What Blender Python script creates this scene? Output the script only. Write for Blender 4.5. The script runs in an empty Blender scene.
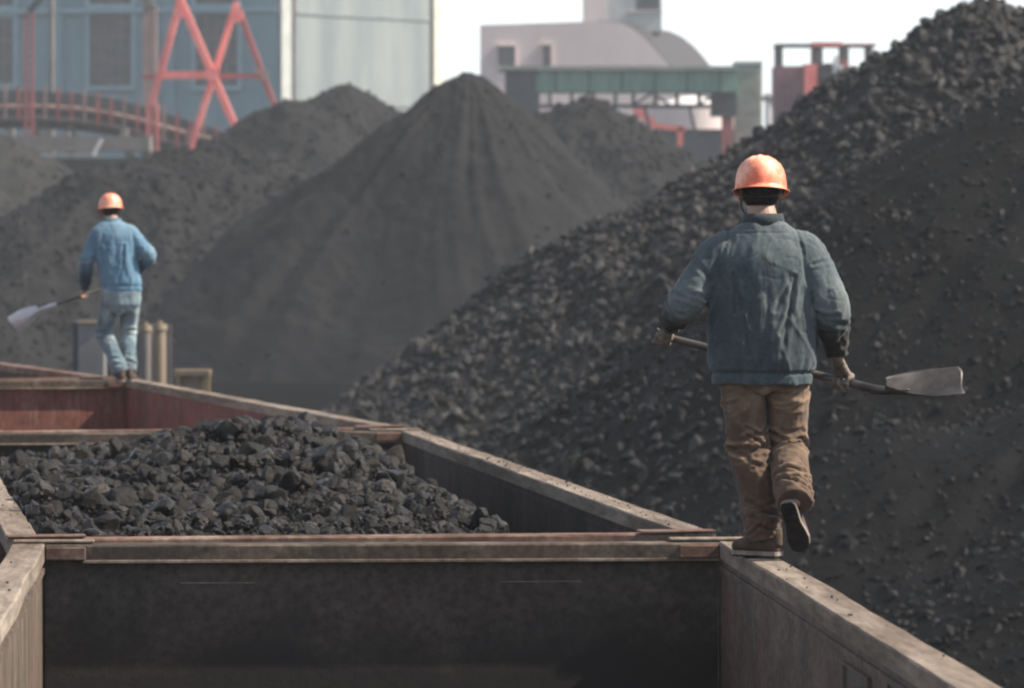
import bpy, bmesh, math, random
import numpy as np
from mathutils import Vector, Matrix

# ------------------------------------------------------------------ camera, sky, sun, exposure
scene = bpy.context.scene
CAM_Z = 4.62
F = 5000.0                      # focal length in pixels of the 1024 px wide picture
cam_d = bpy.data.cameras.new("camera")
cam = bpy.data.objects.new("camera", cam_d)
scene.collection.objects.link(cam)
cam.location = (0, 0, CAM_Z)
cam.rotation_euler = (math.radians(90), 0, 0)
cam_d.sensor_width = 36
cam_d.lens = F / 1024 * 36
cam_d.shift_y = -114 / 1024
cam_d.clip_start = 0.5
cam_d.clip_end = 6000
cam_d.dof.use_dof = True
cam_d.dof.focus_distance = 22.5
cam_d.dof.aperture_fstop = 6.0
scene.camera = cam

SUN = Vector((0.76, -0.06, 0.74)).normalized()
elev = math.asin(SUN.z)
azim = math.atan2(SUN.x, SUN.y)
world = bpy.data.worlds.new("World")
scene.world = world
world.use_nodes = True
wn = world.node_tree.nodes
wl = world.node_tree.links
wn.clear()
wo = wn.new("ShaderNodeOutputWorld")
bg = wn.new("ShaderNodeBackground")
sky = wn.new("ShaderNodeTexSky")
sky.sky_type = 'NISHITA'
sky.sun_disc = False
sky.sun_elevation = elev
sky.sun_rotation = azim
sky.air_density = 0.7
sky.dust_density = 0.35
sky.ozone_density = 1.0
hs = wn.new('ShaderNodeHueSaturation'); hs.inputs['Saturation'].default_value = 0.45   # hazy, washed out sky
wl.new(sky.outputs[0], hs.inputs['Color']); wl.new(hs.outputs[0], bg.inputs[0])
bg.inputs[1].default_value = 0.12
wl.new(bg.outputs[0], wo.inputs[0])

sun_d = bpy.data.lights.new("sun", 'SUN')
sun_d.energy = 5.0
sun_d.angle = math.radians(0.6)
sun_d.color = (1.0, 0.89, 0.74)
sun = bpy.data.objects.new("sun", sun_d)
sun.rotation_euler = SUN.to_track_quat('Z', 'Y').to_euler()
sun.location = (40, -20, 60)
scene.collection.objects.link(sun)

scene.view_settings.view_transform = 'Standard'
scene.view_settings.look = 'None'
scene.view_settings.gamma = 1
scene.view_settings.exposure = 0.88
scene.view_settings.use_curve_mapping = False
scene.render.engine = 'CYCLES'
scene.cycles.use_denoising = True
scene.cycles.max_bounces = 6
scene.cycles.volume_bounces = 1
scene.cycles.pixel_filter_type = 'BLACKMAN_HARRIS'
scene.cycles.filter_width = 2.2

random.seed(7)
rng = np.random.default_rng(11)
C = scene.collection.objects

# ------------------------------------------------------------------ numpy noise
def _hash(i, j, k, seed):
    i = i.astype(np.int64); j = j.astype(np.int64); k = k.astype(np.int64)
    h = (i * 374761393 + j * 668265263 + k * 2147483647 + seed * 1274126177) & 0xFFFFFFFF
    h = ((h ^ (h >> 13)) * 1274126177) & 0xFFFFFFFF
    h = ((h ^ (h >> 16)) * 2246822519) & 0xFFFFFFFF
    h = h ^ (h >> 15)
    return h.astype(np.float64) / 4294967295.0 * 2 - 1
def vnoise(p, seed=0):
    p = np.asarray(p, float)
    f = np.floor(p); t = p - f; t = t * t * (3 - 2 * t)
    i, j, k = f[:, 0], f[:, 1], f[:, 2]
    r = 0
    for a in (0, 1):
        wa = t[:, 0] if a else 1 - t[:, 0]
        for b in (0, 1):
            wb = t[:, 1] if b else 1 - t[:, 1]
            for c in (0, 1):
                wc = t[:, 2] if c else 1 - t[:, 2]
                r = r + wa * wb * wc * _hash(i + a, j + b, k + c, seed)
    return r
def fbm(p, octs=4, seed=0, gain=0.5):
    r = 0; a = 1.0; p = np.asarray(p, float)
    for o in range(octs):
        r = r + a * vnoise(p * (2.03 ** o), seed + o * 17); a *= gain
    return r

# ------------------------------------------------------------------ materials
def new_mat(name):
    m = bpy.data.materials.new(name); m.use_nodes = True
    nt = m.node_tree
    return m, nt, nt.nodes["Principled BSDF"]
def ramp(nt, fac, stops):
    r = nt.nodes.new("ShaderNodeValToRGB")
    e = r.color_ramp.elements
    while len(e) < len(stops): e.new(0.5)
    for s, (p, c) in zip(e, stops):
        s.position = p; s.color = (*c, 1)
    nt.links.new(fac, r.inputs[0]); return r.outputs[0]
def noise_node(nt, scale, detail=4, rough=0.55, stretch=(1, 1, 1), distort=0.0, coord='Object'):
    tc = nt.nodes.new("ShaderNodeTexCoord"); mp = nt.nodes.new("ShaderNodeMapping")
    mp.inputs['Scale'].default_value = stretch
    n = nt.nodes.new("ShaderNodeTexNoise")
    n.inputs['Scale'].default_value = scale; n.inputs['Detail'].default_value = detail
    n.inputs['Roughness'].default_value = rough; n.inputs['Distortion'].default_value = distort
    nt.links.new(tc.outputs[coord], mp.inputs[0]); nt.links.new(mp.outputs[0], n.inputs[0])
    return n.outputs[0]
def mixc(nt, fac, a, b, mode='MIX'):
    m = nt.nodes.new("ShaderNodeMix"); m.data_type = 'RGBA'; m.blend_type = mode
    for s, v in ((m.inputs[0], fac), (m.inputs[6], a), (m.inputs[7], b)):
        if hasattr(v, 'links') or hasattr(v, 'is_linked'): nt.links.new(v, s)
        elif isinstance(v, (int, float)): s.default_value = v
        else: s.default_value = (*v, 1)
    return m.outputs[2]
def bump(nt, bsdf, h, strength=0.4, dist=0.02):
    b = nt.nodes.new("ShaderNodeBump"); b.inputs['Strength'].default_value = strength
    b.inputs['Distance'].default_value = dist
    nt.links.new(h, b.inputs['Height']); nt.links.new(b.outputs[0], bsdf.inputs['Normal'])
def simple(name, a, b, scale=3, rough=0.7, stretch=(1, 1, 1), bs=0.2, bd=0.01, metal=0.0, lo=0.35, hi=0.65):
    m, nt, p = new_mat(name)
    n = noise_node(nt, scale, 5, 0.6, stretch)
    nt.links.new(ramp(nt, n, [(lo, a), (hi, b)]), p.inputs['Base Color'])
    p.inputs['Roughness'].default_value = rough; p.inputs['Metallic'].default_value = metal
    if bs: bump(nt, p, n, bs, bd)
    return m
def coal_mat(name, a, b, rough=0.55, island=0.5, scale=6, bstr=0.6, bdist=0.02, tint=None, fine=30, spec=0.12):
    m, nt, p = new_mat(name)
    a = tuple(x * k for x, k in zip(a, (.54, .57, .62))); b = tuple(x * k for x, k in zip(b, (.55, .57, .61)))
    n = noise_node(nt, scale, 6, 0.65)
    col = ramp(nt, n, [(0.3, a), (0.7, b)])
    if island:
        g = nt.nodes.new("ShaderNodeNewGeometry")
        k = ramp(nt, g.outputs['Random Per Island'], [(0.0, (0.25,)*3), (0.55, (0.8,)*3), (0.88, (1.5, 1.42, 1.36)), (1.0, (3.6, 3.35, 3.1))])
        col = mixc(nt, island, col, mixc(nt, 1.0, col, k, 'MULTIPLY'))
    if tint:
        n2 = noise_node(nt, 0.35, 3, 0.5)
        f = ramp(nt, n2, [(0.45, (0, 0, 0)), (0.65, (1, 1, 1))])
        col = mixc(nt, f, col, tint)
    nt.links.new(col, p.inputs['Base Color'])
    p.inputs['Roughness'].default_value = rough
    p.inputs['Specular IOR Level'].default_value = spec
    if island > 0.8:
        rr_ = nt.nodes.new('ShaderNodeMapRange'); rr_.inputs['To Min'].default_value = 0.22; rr_.inputs['To Max'].default_value = 0.8
        g2 = nt.nodes.new('ShaderNodeNewGeometry'); ml = nt.nodes.new('ShaderNodeMath'); ml.operation = 'MULTIPLY'; ml.inputs[1].default_value = 7.31
        fr_ = nt.nodes.new('ShaderNodeMath'); fr_.operation = 'FRACT'
        nt.links.new(g2.outputs['Random Per Island'], ml.inputs[0]); nt.links.new(ml.outputs[0], fr_.inputs[0]); nt.links.new(fr_.outputs[0], rr_.inputs['Value'])
        nt.links.new(rr_.outputs[0], p.inputs['Roughness'])
    bump(nt, p, noise_node(nt, fine, 6, 0.7), bstr, bdist)
    return m
def steel_mat(name, dark, rust, dust, dustlo=0.5, dusthi=0.75, streak=1.0, rough=0.75, grain=1.0):
    dark, rust, dust = (tuple(x * 0.86 for x in c) for c in (dark, rust, dust))
    m, nt, p = new_mat(name)
    n = noise_node(nt, 1.3, 6, 0.6)
    col = ramp(nt, n, [(0.38, dark), (0.62, rust)])
    n2 = noise_node(nt, 3.0, 7, 0.65, (3.5, 3.5, 0.5) if streak else (1, grain, 1))
    f = ramp(nt, n2, [(dustlo, (0, 0, 0)), (dusthi, (1, 1, 1))])
    col = mixc(nt, f, col, dust)
    n3 = noise_node(nt, 22, 6, 0.7, (1, 1, 0.4) if streak else (1, grain, 1))
    f3 = ramp(nt, n3, [(0.35, (0.62,)*3), (0.65, (1.25,)*3)])
    col = mixc(nt, 1.0, col, f3, 'MULTIPLY')
    nt.links.new(col, p.inputs['Base Color'])
    p.inputs['Roughness'].default_value = rough
    p.inputs['Specular IOR Level'].default_value = 0.08
    bump(nt, p, n3, 0.35, 0.006)
    return m

M = {}
M['ground'] = coal_mat('coal dust ground', (0.009, 0.010, 0.011), (0.016, 0.0165, 0.017), 0.9, 0, 0.8, 0.7, 0.05, fine=9, spec=0.0)
M['lump'] = coal_mat('broken coal', (0.0055, 0.0052, 0.005), (0.025, 0.0205, 0.0172), 0.48, 0.85, 14, 0.8, 0.014, fine=45, spec=0.27)
M['rough_pile'] = coal_mat('coarse coal', (0.018, 0.0185, 0.020), (0.044, 0.0435, 0.0445), 0.55, 0.7, 2.2, 0.8, 0.05, fine=8, spec=0.25)
M['dark_lump'] = coal_mat('dark coal lumps', (0.010, 0.0115, 0.0135), (0.021, 0.0225, 0.025), 0.6, 0.75, 2.0, 0.8, 0.04, fine=8, spec=0.2)
M['fine_pile'] = coal_mat('fine coal', (0.021, 0.022, 0.025), (0.033, 0.033, 0.0345), 0.85, 0.3, 0.9, 0.7, 0.06, fine=6)
M['dark_pile'] = coal_mat('dark fine coal', (0.0060, 0.0078, 0.0098), (0.0110, 0.0128, 0.0150), 0.85, 0.9, 1.0, 0.8, 0.05, fine=8)
M['brown_pile'] = coal_mat('brownish coal', (0.036, 0.035, 0.034), (0.058, 0.055, 0.053), 0.85, 0.5, 0.8, 0.7, 0.06, fine=6)
M['inner'] = steel_mat('coal blackened steel', (0.040, 0.036, 0.034), (0.085, 0.058, 0.050), (0.13, 0.108, 0.095), 0.52, 0.8)
M['inner_light'] = steel_mat('dusty rubbed steel', (0.085, 0.070, 0.058), (0.13, 0.098, 0.080), (0.22, 0.185, 0.155), 0.45, 0.75)
M['inner_mid'] = steel_mat('dusty brown steel', (0.115, 0.10, 0.088), (0.165, 0.115, 0.095), (0.24, 0.205, 0.17), 0.45, 0.85, 0)
M['inner_red'] = steel_mat('red oxide steel', (0.15, 0.075, 0.062), (0.25, 0.10, 0.083), (0.30, 0.19, 0.155), 0.55, 0.8)
def endwall_mat():
    m = steel_mat('coal stained end plate', (0.072, 0.067, 0.062), (0.095, 0.075, 0.066), (0.13, 0.116, 0.105), 0.45, 0.8, 0)
    nt = m.node_tree; p = nt.nodes['Principled BSDF']
    old = p.inputs['Base Color'].links[0].from_socket
    tc = nt.nodes.new('ShaderNodeTexCoord'); sx = nt.nodes.new('ShaderNodeSeparateXYZ'); nt.links.new(tc.outputs['Object'], sx.inputs[0])
    n = noise_node(nt, 1.6, 6, .65, (1, 1, 1.4), .6)
    ad = nt.nodes.new('ShaderNodeMath'); ad.operation = 'MULTIPLY_ADD'; ad.inputs[1].default_value = .9
    nt.links.new(n, ad.inputs[0]); nt.links.new(sx.outputs['Z'], ad.inputs[2])
    f = ramp(nt, ad.outputs[0], [(0.0, (1, 1, 1)), (1.0, (0, 0, 0))])
    mr = nt.nodes.new('ShaderNodeMapRange'); mr.inputs['From Min'].default_value = 3.08; mr.inputs['From Max'].default_value = 3.42
    nt.links.new(ad.outputs[0], mr.inputs['Value'])
    col = mixc(nt, mr.outputs[0], (0.036, 0.034, 0.033), old)
    nt.links.new(col, p.inputs['Base Color']); return m
M['endwall'] = endwall_mat()
M['rail'] = steel_mat('worn dusty rail', (0.125, 0.10, 0.08), (0.19, 0.145, 0.115), (0.33, 0.285, 0.24), 0.4, 0.68, 0, grain=0.12)
M['rail_red'] = steel_mat('worn reddish rail', (0.11, 0.068, 0.054), (0.19, 0.115, 0.09), (0.30, 0.24, 0.20), 0.45, 0.75, 0, grain=0.4)
M['outer'] = steel_mat('wagon outer steel', (0.10, 0.075, 0.06), (0.17, 0.08, 0.06), (0.2, 0.17, 0.15), 0.6, 0.8)
M['iron'] = simple('dark iron', (0.03, 0.028, 0.026), (0.07, 0.055, 0.045), 5, 0.7)
M['railtop'] = simple('polished rail steel', (0.3, 0.28, 0.26), (0.45, 0.43, 0.41), 5, 0.35, metal=0.9, bs=0)
M['sleeper'] = simple('dusty sleeper', (0.05, 0.045, 0.04), (0.09, 0.08, 0.07), 6, 0.9)

# ------------------------------------------------------------------ object helpers
def tag(o, label=None, cat=None, group=None, kind=None):
    if label: o['label'] = label
    if cat: o['category'] = cat
    if group: o['group'] = group
    if kind: o['kind'] = kind
    return o
def empty(name, loc=(0, 0, 0), rz=0.0, **k):
    o = bpy.data.objects.new(name, None); C.link(o)
    o.location = loc; o.rotation_euler = (0, 0, rz); o.empty_display_size = 0.3
    return tag(o, **k)
def link_mesh(name, me, mats, parent=None, smooth=False, **k):
    o = bpy.data.objects.new(name, me); C.link(o)
    if not isinstance(mats, (list, tuple)): mats = [mats]
    for m in mats: me.materials.append(m)
    if parent: o.parent = parent
    if smooth: me.shade_smooth()
    else: me.shade_flat()
    return tag(o, **k)
def from_np(name, V, Fc, mats, parent=None, smooth=False, fmat=None, **k):
    me = bpy.data.meshes.new(name)
    V = np.asarray(V, np.float32); Fc = np.asarray(Fc, np.int32)
    n = Fc.shape[1]
    me.vertices.add(len(V)); me.vertices.foreach_set('co', V.ravel())
    me.loops.add(Fc.size); me.loops.foreach_set('vertex_index', Fc.ravel())
    me.polygons.add(len(Fc)); me.polygons.foreach_set('loop_start', np.arange(0, Fc.size, n, dtype=np.int32))
    if fmat is not None: me.polygons.foreach_set('material_index', np.asarray(fmat, np.int32))
    me.update(calc_edges=True); me.validate()
    return link_mesh(name, me, mats, parent, smooth, **k)

class MB:
    """collects shapes for one mesh object"""
    def __init__(s): s.bm = bmesh.new()
    def box(s, a, b, rz=0.0, mat=None):
        c = [(a[i] + b[i]) / 2 for i in range(3)]; d = [abs(b[i] - a[i]) for i in range(3)]
        r = bmesh.ops.create_cube(s.bm, size=1)
        X = Matrix.Translation(c) @ Matrix.Rotation(rz, 4, 'Z') @ Matrix.Diagonal((*d, 1))
        bmesh.ops.transform(s.bm, matrix=X, verts=r['verts']); return s
    def bar(s, a, b, w, h=None, up=(0, 0, 1)):
        a = Vector(a); b = Vector(b); h = h or w; d = b - a
        y = d.normalized(); u = Vector(up)
        if abs(y.dot(u)) > 0.98: u = Vector((1, 0, 0))
        x = y.cross(u).normalized(); z = x.cross(y)
        r = bmesh.ops.create_cube(s.bm, size=1)
        R = Matrix((x, y, z)).transposed().to_4x4()
        X = Matrix.Translation((a + b) / 2) @ R @ Matrix.Diagonal((w, d.length, h, 1))
        bmesh.ops.transform(s.bm, matrix=X, verts=r['verts']); return s
    def cyl(s, a, b, r1, r2=None, n=16):
        a = Vector(a); b = Vector(b); r2 = r1 if r2 is None else r2; d = b - a
        q = d.to_track_quat('Z', 'Y').to_matrix().to_4x4()
        r = bmesh.ops.create_cone(s.bm, cap_ends=True, segments=n, radius1=r1, radius2=r2, depth=d.length)
        bmesh.ops.transform(s.bm, matrix=Matrix.Translation((a + b) / 2) @ q, verts=r['verts']); return s
    def prism(s, pts, vec):
        """closed polygon pts (3-D) extruded by vec"""
        vec = Vector(vec)
        A = [s.bm.verts.new(p) for p in pts]; B = [s.bm.verts.new(Vector(p) + vec) for p in pts]
        s.bm.faces.new(A); s.bm.faces.new(B[::-1])
        n = len(pts)
        for i in range(n):
            s.bm.faces.new((A[i], B[i], B[(i + 1) % n], A[(i + 1) % n]))
        return s
    def quad(s, *p):
        s.bm.faces.new([s.bm.verts.new(q) for q in p]); return s
    def build(s, name, mats, parent=None, bevel=0.0, smooth=False, wob=0.0, **k):
        bmesh.ops.recalc_face_normals(s.bm, faces=s.bm.faces)
        if bevel:
            bmesh.ops.bevel(s.bm, geom=list(s.bm.edges), offset=bevel, segments=1, affect='EDGES', profile=0.5)
        me = bpy.data.meshes.new(name); s.bm.to_mesh(me); s.bm.free()
        return link_mesh(name, me, mats, parent, smooth, **k)

def P(px, py, Y):
    return Vector(((px - 512) * Y / F, Y, CAM_Z - (py - 230) * Y / F))

# ------------------------------------------------------------------ ground
GND = MB(); GND.quad((-600, -60, 0), (600, -60, 0), (600, 1100, 0), (-600, 1100, 0))
GND.build('ground', M['ground'], kind='structure', label='black coal dust yard ground')

# ------------------------------------------------------------------ coal: lumps and piles
def hull_variants(n, npts, seed):
    out = []
    r = np.random.default_rng(seed)
    for i in range(n):
        bm = bmesh.new()
        sc = np.array([1.0, r.uniform(.65, 1), r.uniform(.45, .85)])
        pts = r.normal(size=(npts, 3)); pts /= np.linalg.norm(pts, axis=1)[:, None]
        pts *= r.uniform(.82, 1.08, (npts, 1))
        for p in pts * sc: bm.verts.new(p)
        bmesh.ops.convex_hull(bm, input=bm.verts)
        bm.verts.ensure_lookup_table()
        lone = [v for v in bm.verts if not v.link_faces]
        bmesh.ops.delete(bm, geom=lone, context='VERTS')
        bmesh.ops.triangulate(bm, faces=bm.faces)
        bmesh.ops.recalc_face_normals(bm, faces=bm.faces)
        bm.verts.index_update()
        out.append((np.array([v.co[:] for v in bm.verts]), np.array([[v.index for v in f.verts] for f in bm.faces])))
        bm.free()
    return out
HV = hull_variants(18, 13, 3) 
def chipped_variants(n, seed, sub=2):
    out = []; r = np.random.default_rng(seed)
    for i in range(n):
        bm = bmesh.new(); bmesh.ops.create_icosphere(bm, subdivisions=sub, radius=1.0)
        bmesh.ops.triangulate(bm, faces=bm.faces)
        V = np.array([v.co[:] for v in bm.verts]); Fc = np.array([[v.index for v in f.verts] for f in bm.faces]); bm.free()
        V = V * np.array([1.12, r.uniform(.75, 1.05), r.uniform(.55, .9)])
        for k in range(15):
            nn = r.normal(size=3); nn /= np.linalg.norm(nn); d = r.uniform(.46, .70)
            t = V @ nn - d; V = V - np.clip(t, 0, None)[:, None] * nn
        V = V + (0.05 * fbm(V * 2.2 + i * 9, 3, seed + i))[:, None] * V / np.linalg.norm(V, axis=1)[:, None]
        out.append((V * 1.3, Fc))
    return out
HB = chipped_variants(12, 5, 3)
def rand_rot(r, n):
    q = r.normal(size=(n, 4)); q /= np.linalg.norm(q, axis=1)[:, None]
    w, x, y, z = q.T
    return np.stack([1-2*(y*y+z*z), 2*(x*y-z*w), 2*(x*z+y*w), 2*(x*y+z*w), 1-2*(x*x+z*z), 2*(y*z-x*w),
                     2*(x*z-y*w), 2*(y*z+x*w), 1-2*(x*x+y*y)], 1).reshape(-1, 3, 3)
def scatter(pos, size, seed=1, big=0.1e9):
    r = np.random.default_rng(seed); n = len(pos)
    R = rand_rot(r, n); Vs = []; Fs = []; off = 0
    which = r.integers(0, len(HV), n); wb = r.integers(0, len(HB), n)
    isb = size > big
    for lib, idx, msk in ((HV, which, ~isb), (HB, wb, isb)):
        for k, (v, f) in enumerate(lib):
            s = np.nonzero((idx == k) & msk)[0]
            if not len(s): continue
            vv = np.einsum('nij,vj->nvi', R[s], v) * size[s][:, None, None] + pos[s][:, None, :]
            ff = f[None] + (np.arange(len(s)) * len(v))[:, None, None] + off
            Vs.append(vv.reshape(-1, 3)); Fs.append(ff.reshape(-1, 3)); off += len(s) * len(v)
    return np.concatenate(Vs), np.concatenate(Fs)

def pile(name, apexes, mat, label, seed, lumps=0, lsize=(0.05, 0.2), top_r=1.0, gully=0.0, rough=0.12,
         slope=0.72, lump_mat=None, n_rad=130, n_ang=260, facing_only=True, kfreq=1.0, coarse_x=None, join=0.0):
    """apexes: list of world (x, y, height). A heightfield heap on the ground."""
    A = np.array(apexes, float)
    c0 = A[:, :2].mean(0)
    Rm = max(np.hypot(a[0] - c0[0], a[1] - c0[1]) + a[2] / slope * 1.12 for a in A)
    def H(x, y):
        p = np.stack([x, y, np.zeros_like(x)], -1)
        wx = x + 0.9 * vnoise(p * 0.22 + 7, seed + 5); wy = y + 0.9 * vnoise(p * 0.22 + 31, seed + 6)
        h = np.full(x.shape, -50.0)
        for i, (ax, ay, az) in enumerate(A):
            d = np.hypot(wx - ax, wy - ay)
            th = np.arctan2(wy - ay, wx - ax)
            dd = np.sqrt(d * d + top_r ** 2) - top_r
            sl = slope * (1 + 0.05 * np.sin(th * 3 + seed))
            hh = az - sl * dd
            # foot flare
            hh = np.where(hh < 1.2, 1.2 * np.exp((hh - 1.2) / 1.4), hh) if False else hh
            if gully:
                g = np.abs(vnoise(np.stack([np.cos(th) * 5.5, np.sin(th) * 5.5, d * 0.05 + i], -1), seed + 9))
                g2 = np.abs(vnoise(np.stack([np.cos(th) * 13, np.sin(th) * 13, d * 0.12 + i], -1), seed + 19))
                hh = hh - gully * (g + 0.5 * g2) * np.clip(d / 4, 0, 1)
            # soft maximum keeps joined heaps rounded where they meet
            h = np.maximum(h, hh) if not join else join * np.logaddexp(h / join, hh / join)
        h = h + rough * fbm(p * 0.9 * kfreq, 4, seed) + rough * 0.35 * fbm(p * 4.5, 3, seed + 50)
        return h
    rr = np.linspace(0, 1, n_rad) ** 0.9 * Rm
    aa = np.linspace(0, 2 * np.pi, n_ang, endpoint=False)
    R_, T_ = np.meshgrid(rr, aa, indexing='ij')
    X = c0[0] + R_ * np.cos(T_); Y = c0[1] + R_ * np.sin(T_)
    Z = np.maximum(H(X.ravel(), Y.ravel()), -0.15)
    V = np.stack([X.ravel(), Y.ravel(), Z], 1)
    i, j = np.meshgrid(np.arange(n_rad - 1), np.arange(n_ang), indexing='ij')
    i = i.ravel(); j = j.ravel(); j2 = (j + 1) % n_ang
    Fc = np.stack([i * n_ang + j, (i + 1) * n_ang + j, (i + 1) * n_ang + j2, i * n_ang + j2], 1)
    root = from_np(name, V, Fc, mat, None, True, label=label, cat='coal pile')
    if lumps:
        r = np.random.default_rng(seed + 100)
        n = lumps * 2
        ang = r.uniform(0, 2 * np.pi, n); rad = np.sqrt(r.uniform(0, 1, n)) * Rm
        x = c0[0] + rad * np.cos(ang); y = c0[1] + rad * np.sin(ang)
        keep = (y < A[:, 1].max() + 2.0)
        x, y = x[keep][:lumps], y[keep][:lumps]
        z = H(x, y); ok = z > 0.0; x, y, z = x[ok], y[ok], z[ok]
        u = r.uniform(0, 1, len(x))
        s = lsize[0] + (lsize[1] - lsize[0]) * u ** 4.5
        # bigger lumps in bands that slid down
        clump = vnoise(np.stack([x * 0.5, y * 0.5, z * 0.5], 1), seed + 3)
        s *= 1 + 0.35 * clump
        if coarse_x is not None:
            cf = np.clip((coarse_x - x + 2.2 * clump) / 5.5, 0, 1)
            s = s * (1 - cf) + cf * (0.025 + 0.14 * r.uniform(0, 1, len(x)) ** 3.5)
        pos = np.stack([x, y, z + s * 0.12], 1)
        v, f = scatter(pos, s, seed)
        from_np('loose_coal', v, f, lump_mat or mat, root, False, kind='stuff')
    return root

def ap(px, py, Y):
    p = P(px, py, Y); return (p.x, p.y, p.z)

pile('coal_pile', [ap(953, 4, 92)], M['rough_pile'], 'tall coarse lumpy coal pile at the right with a knob on its peak', 21,
     lumps=60000, lsize=(0.03, 0.19), top_r=0.6, rough=0.16, slope=0.715, n_rad=150, n_ang=300)
k = ap(960, 0, 92)
pile('coal_pile', [ap(1172, 22, 70), (9.6, 61.0, 4.0), (6.6, 58.5, 2.7), (4.2, 59.0, 2.2), (7.0, 54.5, 1.5), (10.5, 55.0, 2.4)], M['dark_pile'], 'dark fine coal pile in front, running off the right edge behind the worker', 33,
     lumps=120000, lsize=(0.012, 0.085), top_r=0.8, rough=0.07, slope=0.70, gully=0.2, join=0.45, coarse_x=7.0, lump_mat=M['dark_lump'])
pile('coal_pile', [ap(458, 74, 160)], M['fine_pile'], 'big smooth cone of fine coal in the middle with streaked flanks', 45,
     lumps=1500, lsize=(0.03, 0.14), top_r=1.2, rough=0.12, slope=0.93, gully=0.36)
pile('coal_pile', [ap(348, 89, 205), ap(292, 104, 203), ap(392, 110, 206)], M['fine_pile'], 'broad topped rough coal pile behind the left flank of the big cone', 57,
     lumps=9000, lsize=(0.04, 0.2), top_r=2.0, rough=0.17, slope=0.78)
pile('coal_pile', [ap(212, 152, 182), ap(138, 166, 180), ap(40, 215, 176)], M['fine_pile'], 'low lumpy coal ridge behind the far worker in blue', 69,
     lumps=16000, lsize=(0.04, 0.24), top_r=2.6, rough=0.24, slope=0.62)
pile('coal_pile', [ap(-36, 124, 225)], M['brown_pile'], 'pale greyish coal pile cut by the left edge of the photo', 71,
     lumps=3000, lsize=(0.05, 0.2), top_r=2.0, rough=0.15, slope=0.66)
pile('coal_pile', [ap(583, 100, 202), ap(640, 135, 200)], M['fine_pile'], 'lumpy coal pile under the green conveyor bridge, behind the big cone', 83,
     lumps=11000, lsize=(0.05, 0.26), top_r=1.6, rough=0.24, slope=0.66, gully=0.4)

# loose coal on the yard ground at the right
r = np.random.default_rng(5)
n = 9000
x = r.uniform(1.5, 12, n); y = r.uniform(28, 64, n)
s = 0.015 + 0.06 * r.uniform(0, 1, n) ** 4
v, f = scatter(np.stack([x, y, s * 0.3], 1), s, 9)
from_np('scattered_coal', v, f, M['dark_pile'], None, kind='stuff', label='small coal lumps strewn over the yard ground', cat='coal')

# ------------------------------------------------------------------ wagons
IW = 3.06      # inner width
RT = 0.152     # top rail width
def rail_mesh(mb, p0, p1, w, h, seed, amp=0.006, seg=40):
    """long beam of width w and height h, top centre from p0 to p1, slightly dented"""
    p0 = np.array(p0, float); p1 = np.array(p1, float); d = p1 - p0; L = np.linalg.norm(d); d /= L
    s = np.array([d[1], -d[0], 0]); b = 0.007
    prof = [(-w/2, -h), (-w/2, -b), (-w/2 + b, 0), (-w/6, 0.0), (w/6, 0.0), (w/2 - b, 0), (w/2, -b), (w/2, -h)]
    rings = []
    ts = np.linspace(0, L, seg + 1)
    nx = vnoise(np.stack([ts * 0.9, ts * 0 + seed, ts * 0], 1), seed) * amp
    for t, o in zip(ts, nx):
        q = []
        for kx, (a, c) in enumerate(prof):
            e = amp * 0.7 * vnoise(np.array([[t * 3.1, kx * 1.7, seed]]), seed + 3)[0]
            pt = p0 + d * t + s * (a + o + (e if c > -h else 0)) + np.array([0, 0, c + (e * 0.5 if c > -0.02 else 0)])
            q.append(mb.bm.verts.new(pt))
        rings.append(q)
    for a, b2 in zip(rings[:-1], rings[1:]):
        for i in range(len(prof)):
            j = (i + 1) % len(prof)
            mb.bm.faces.new((a[i], a[j], b2[j], b2[i]))
    mb.bm.faces.new(rings[0][::-1]); mb.bm.faces.new(rings[-1])

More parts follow.
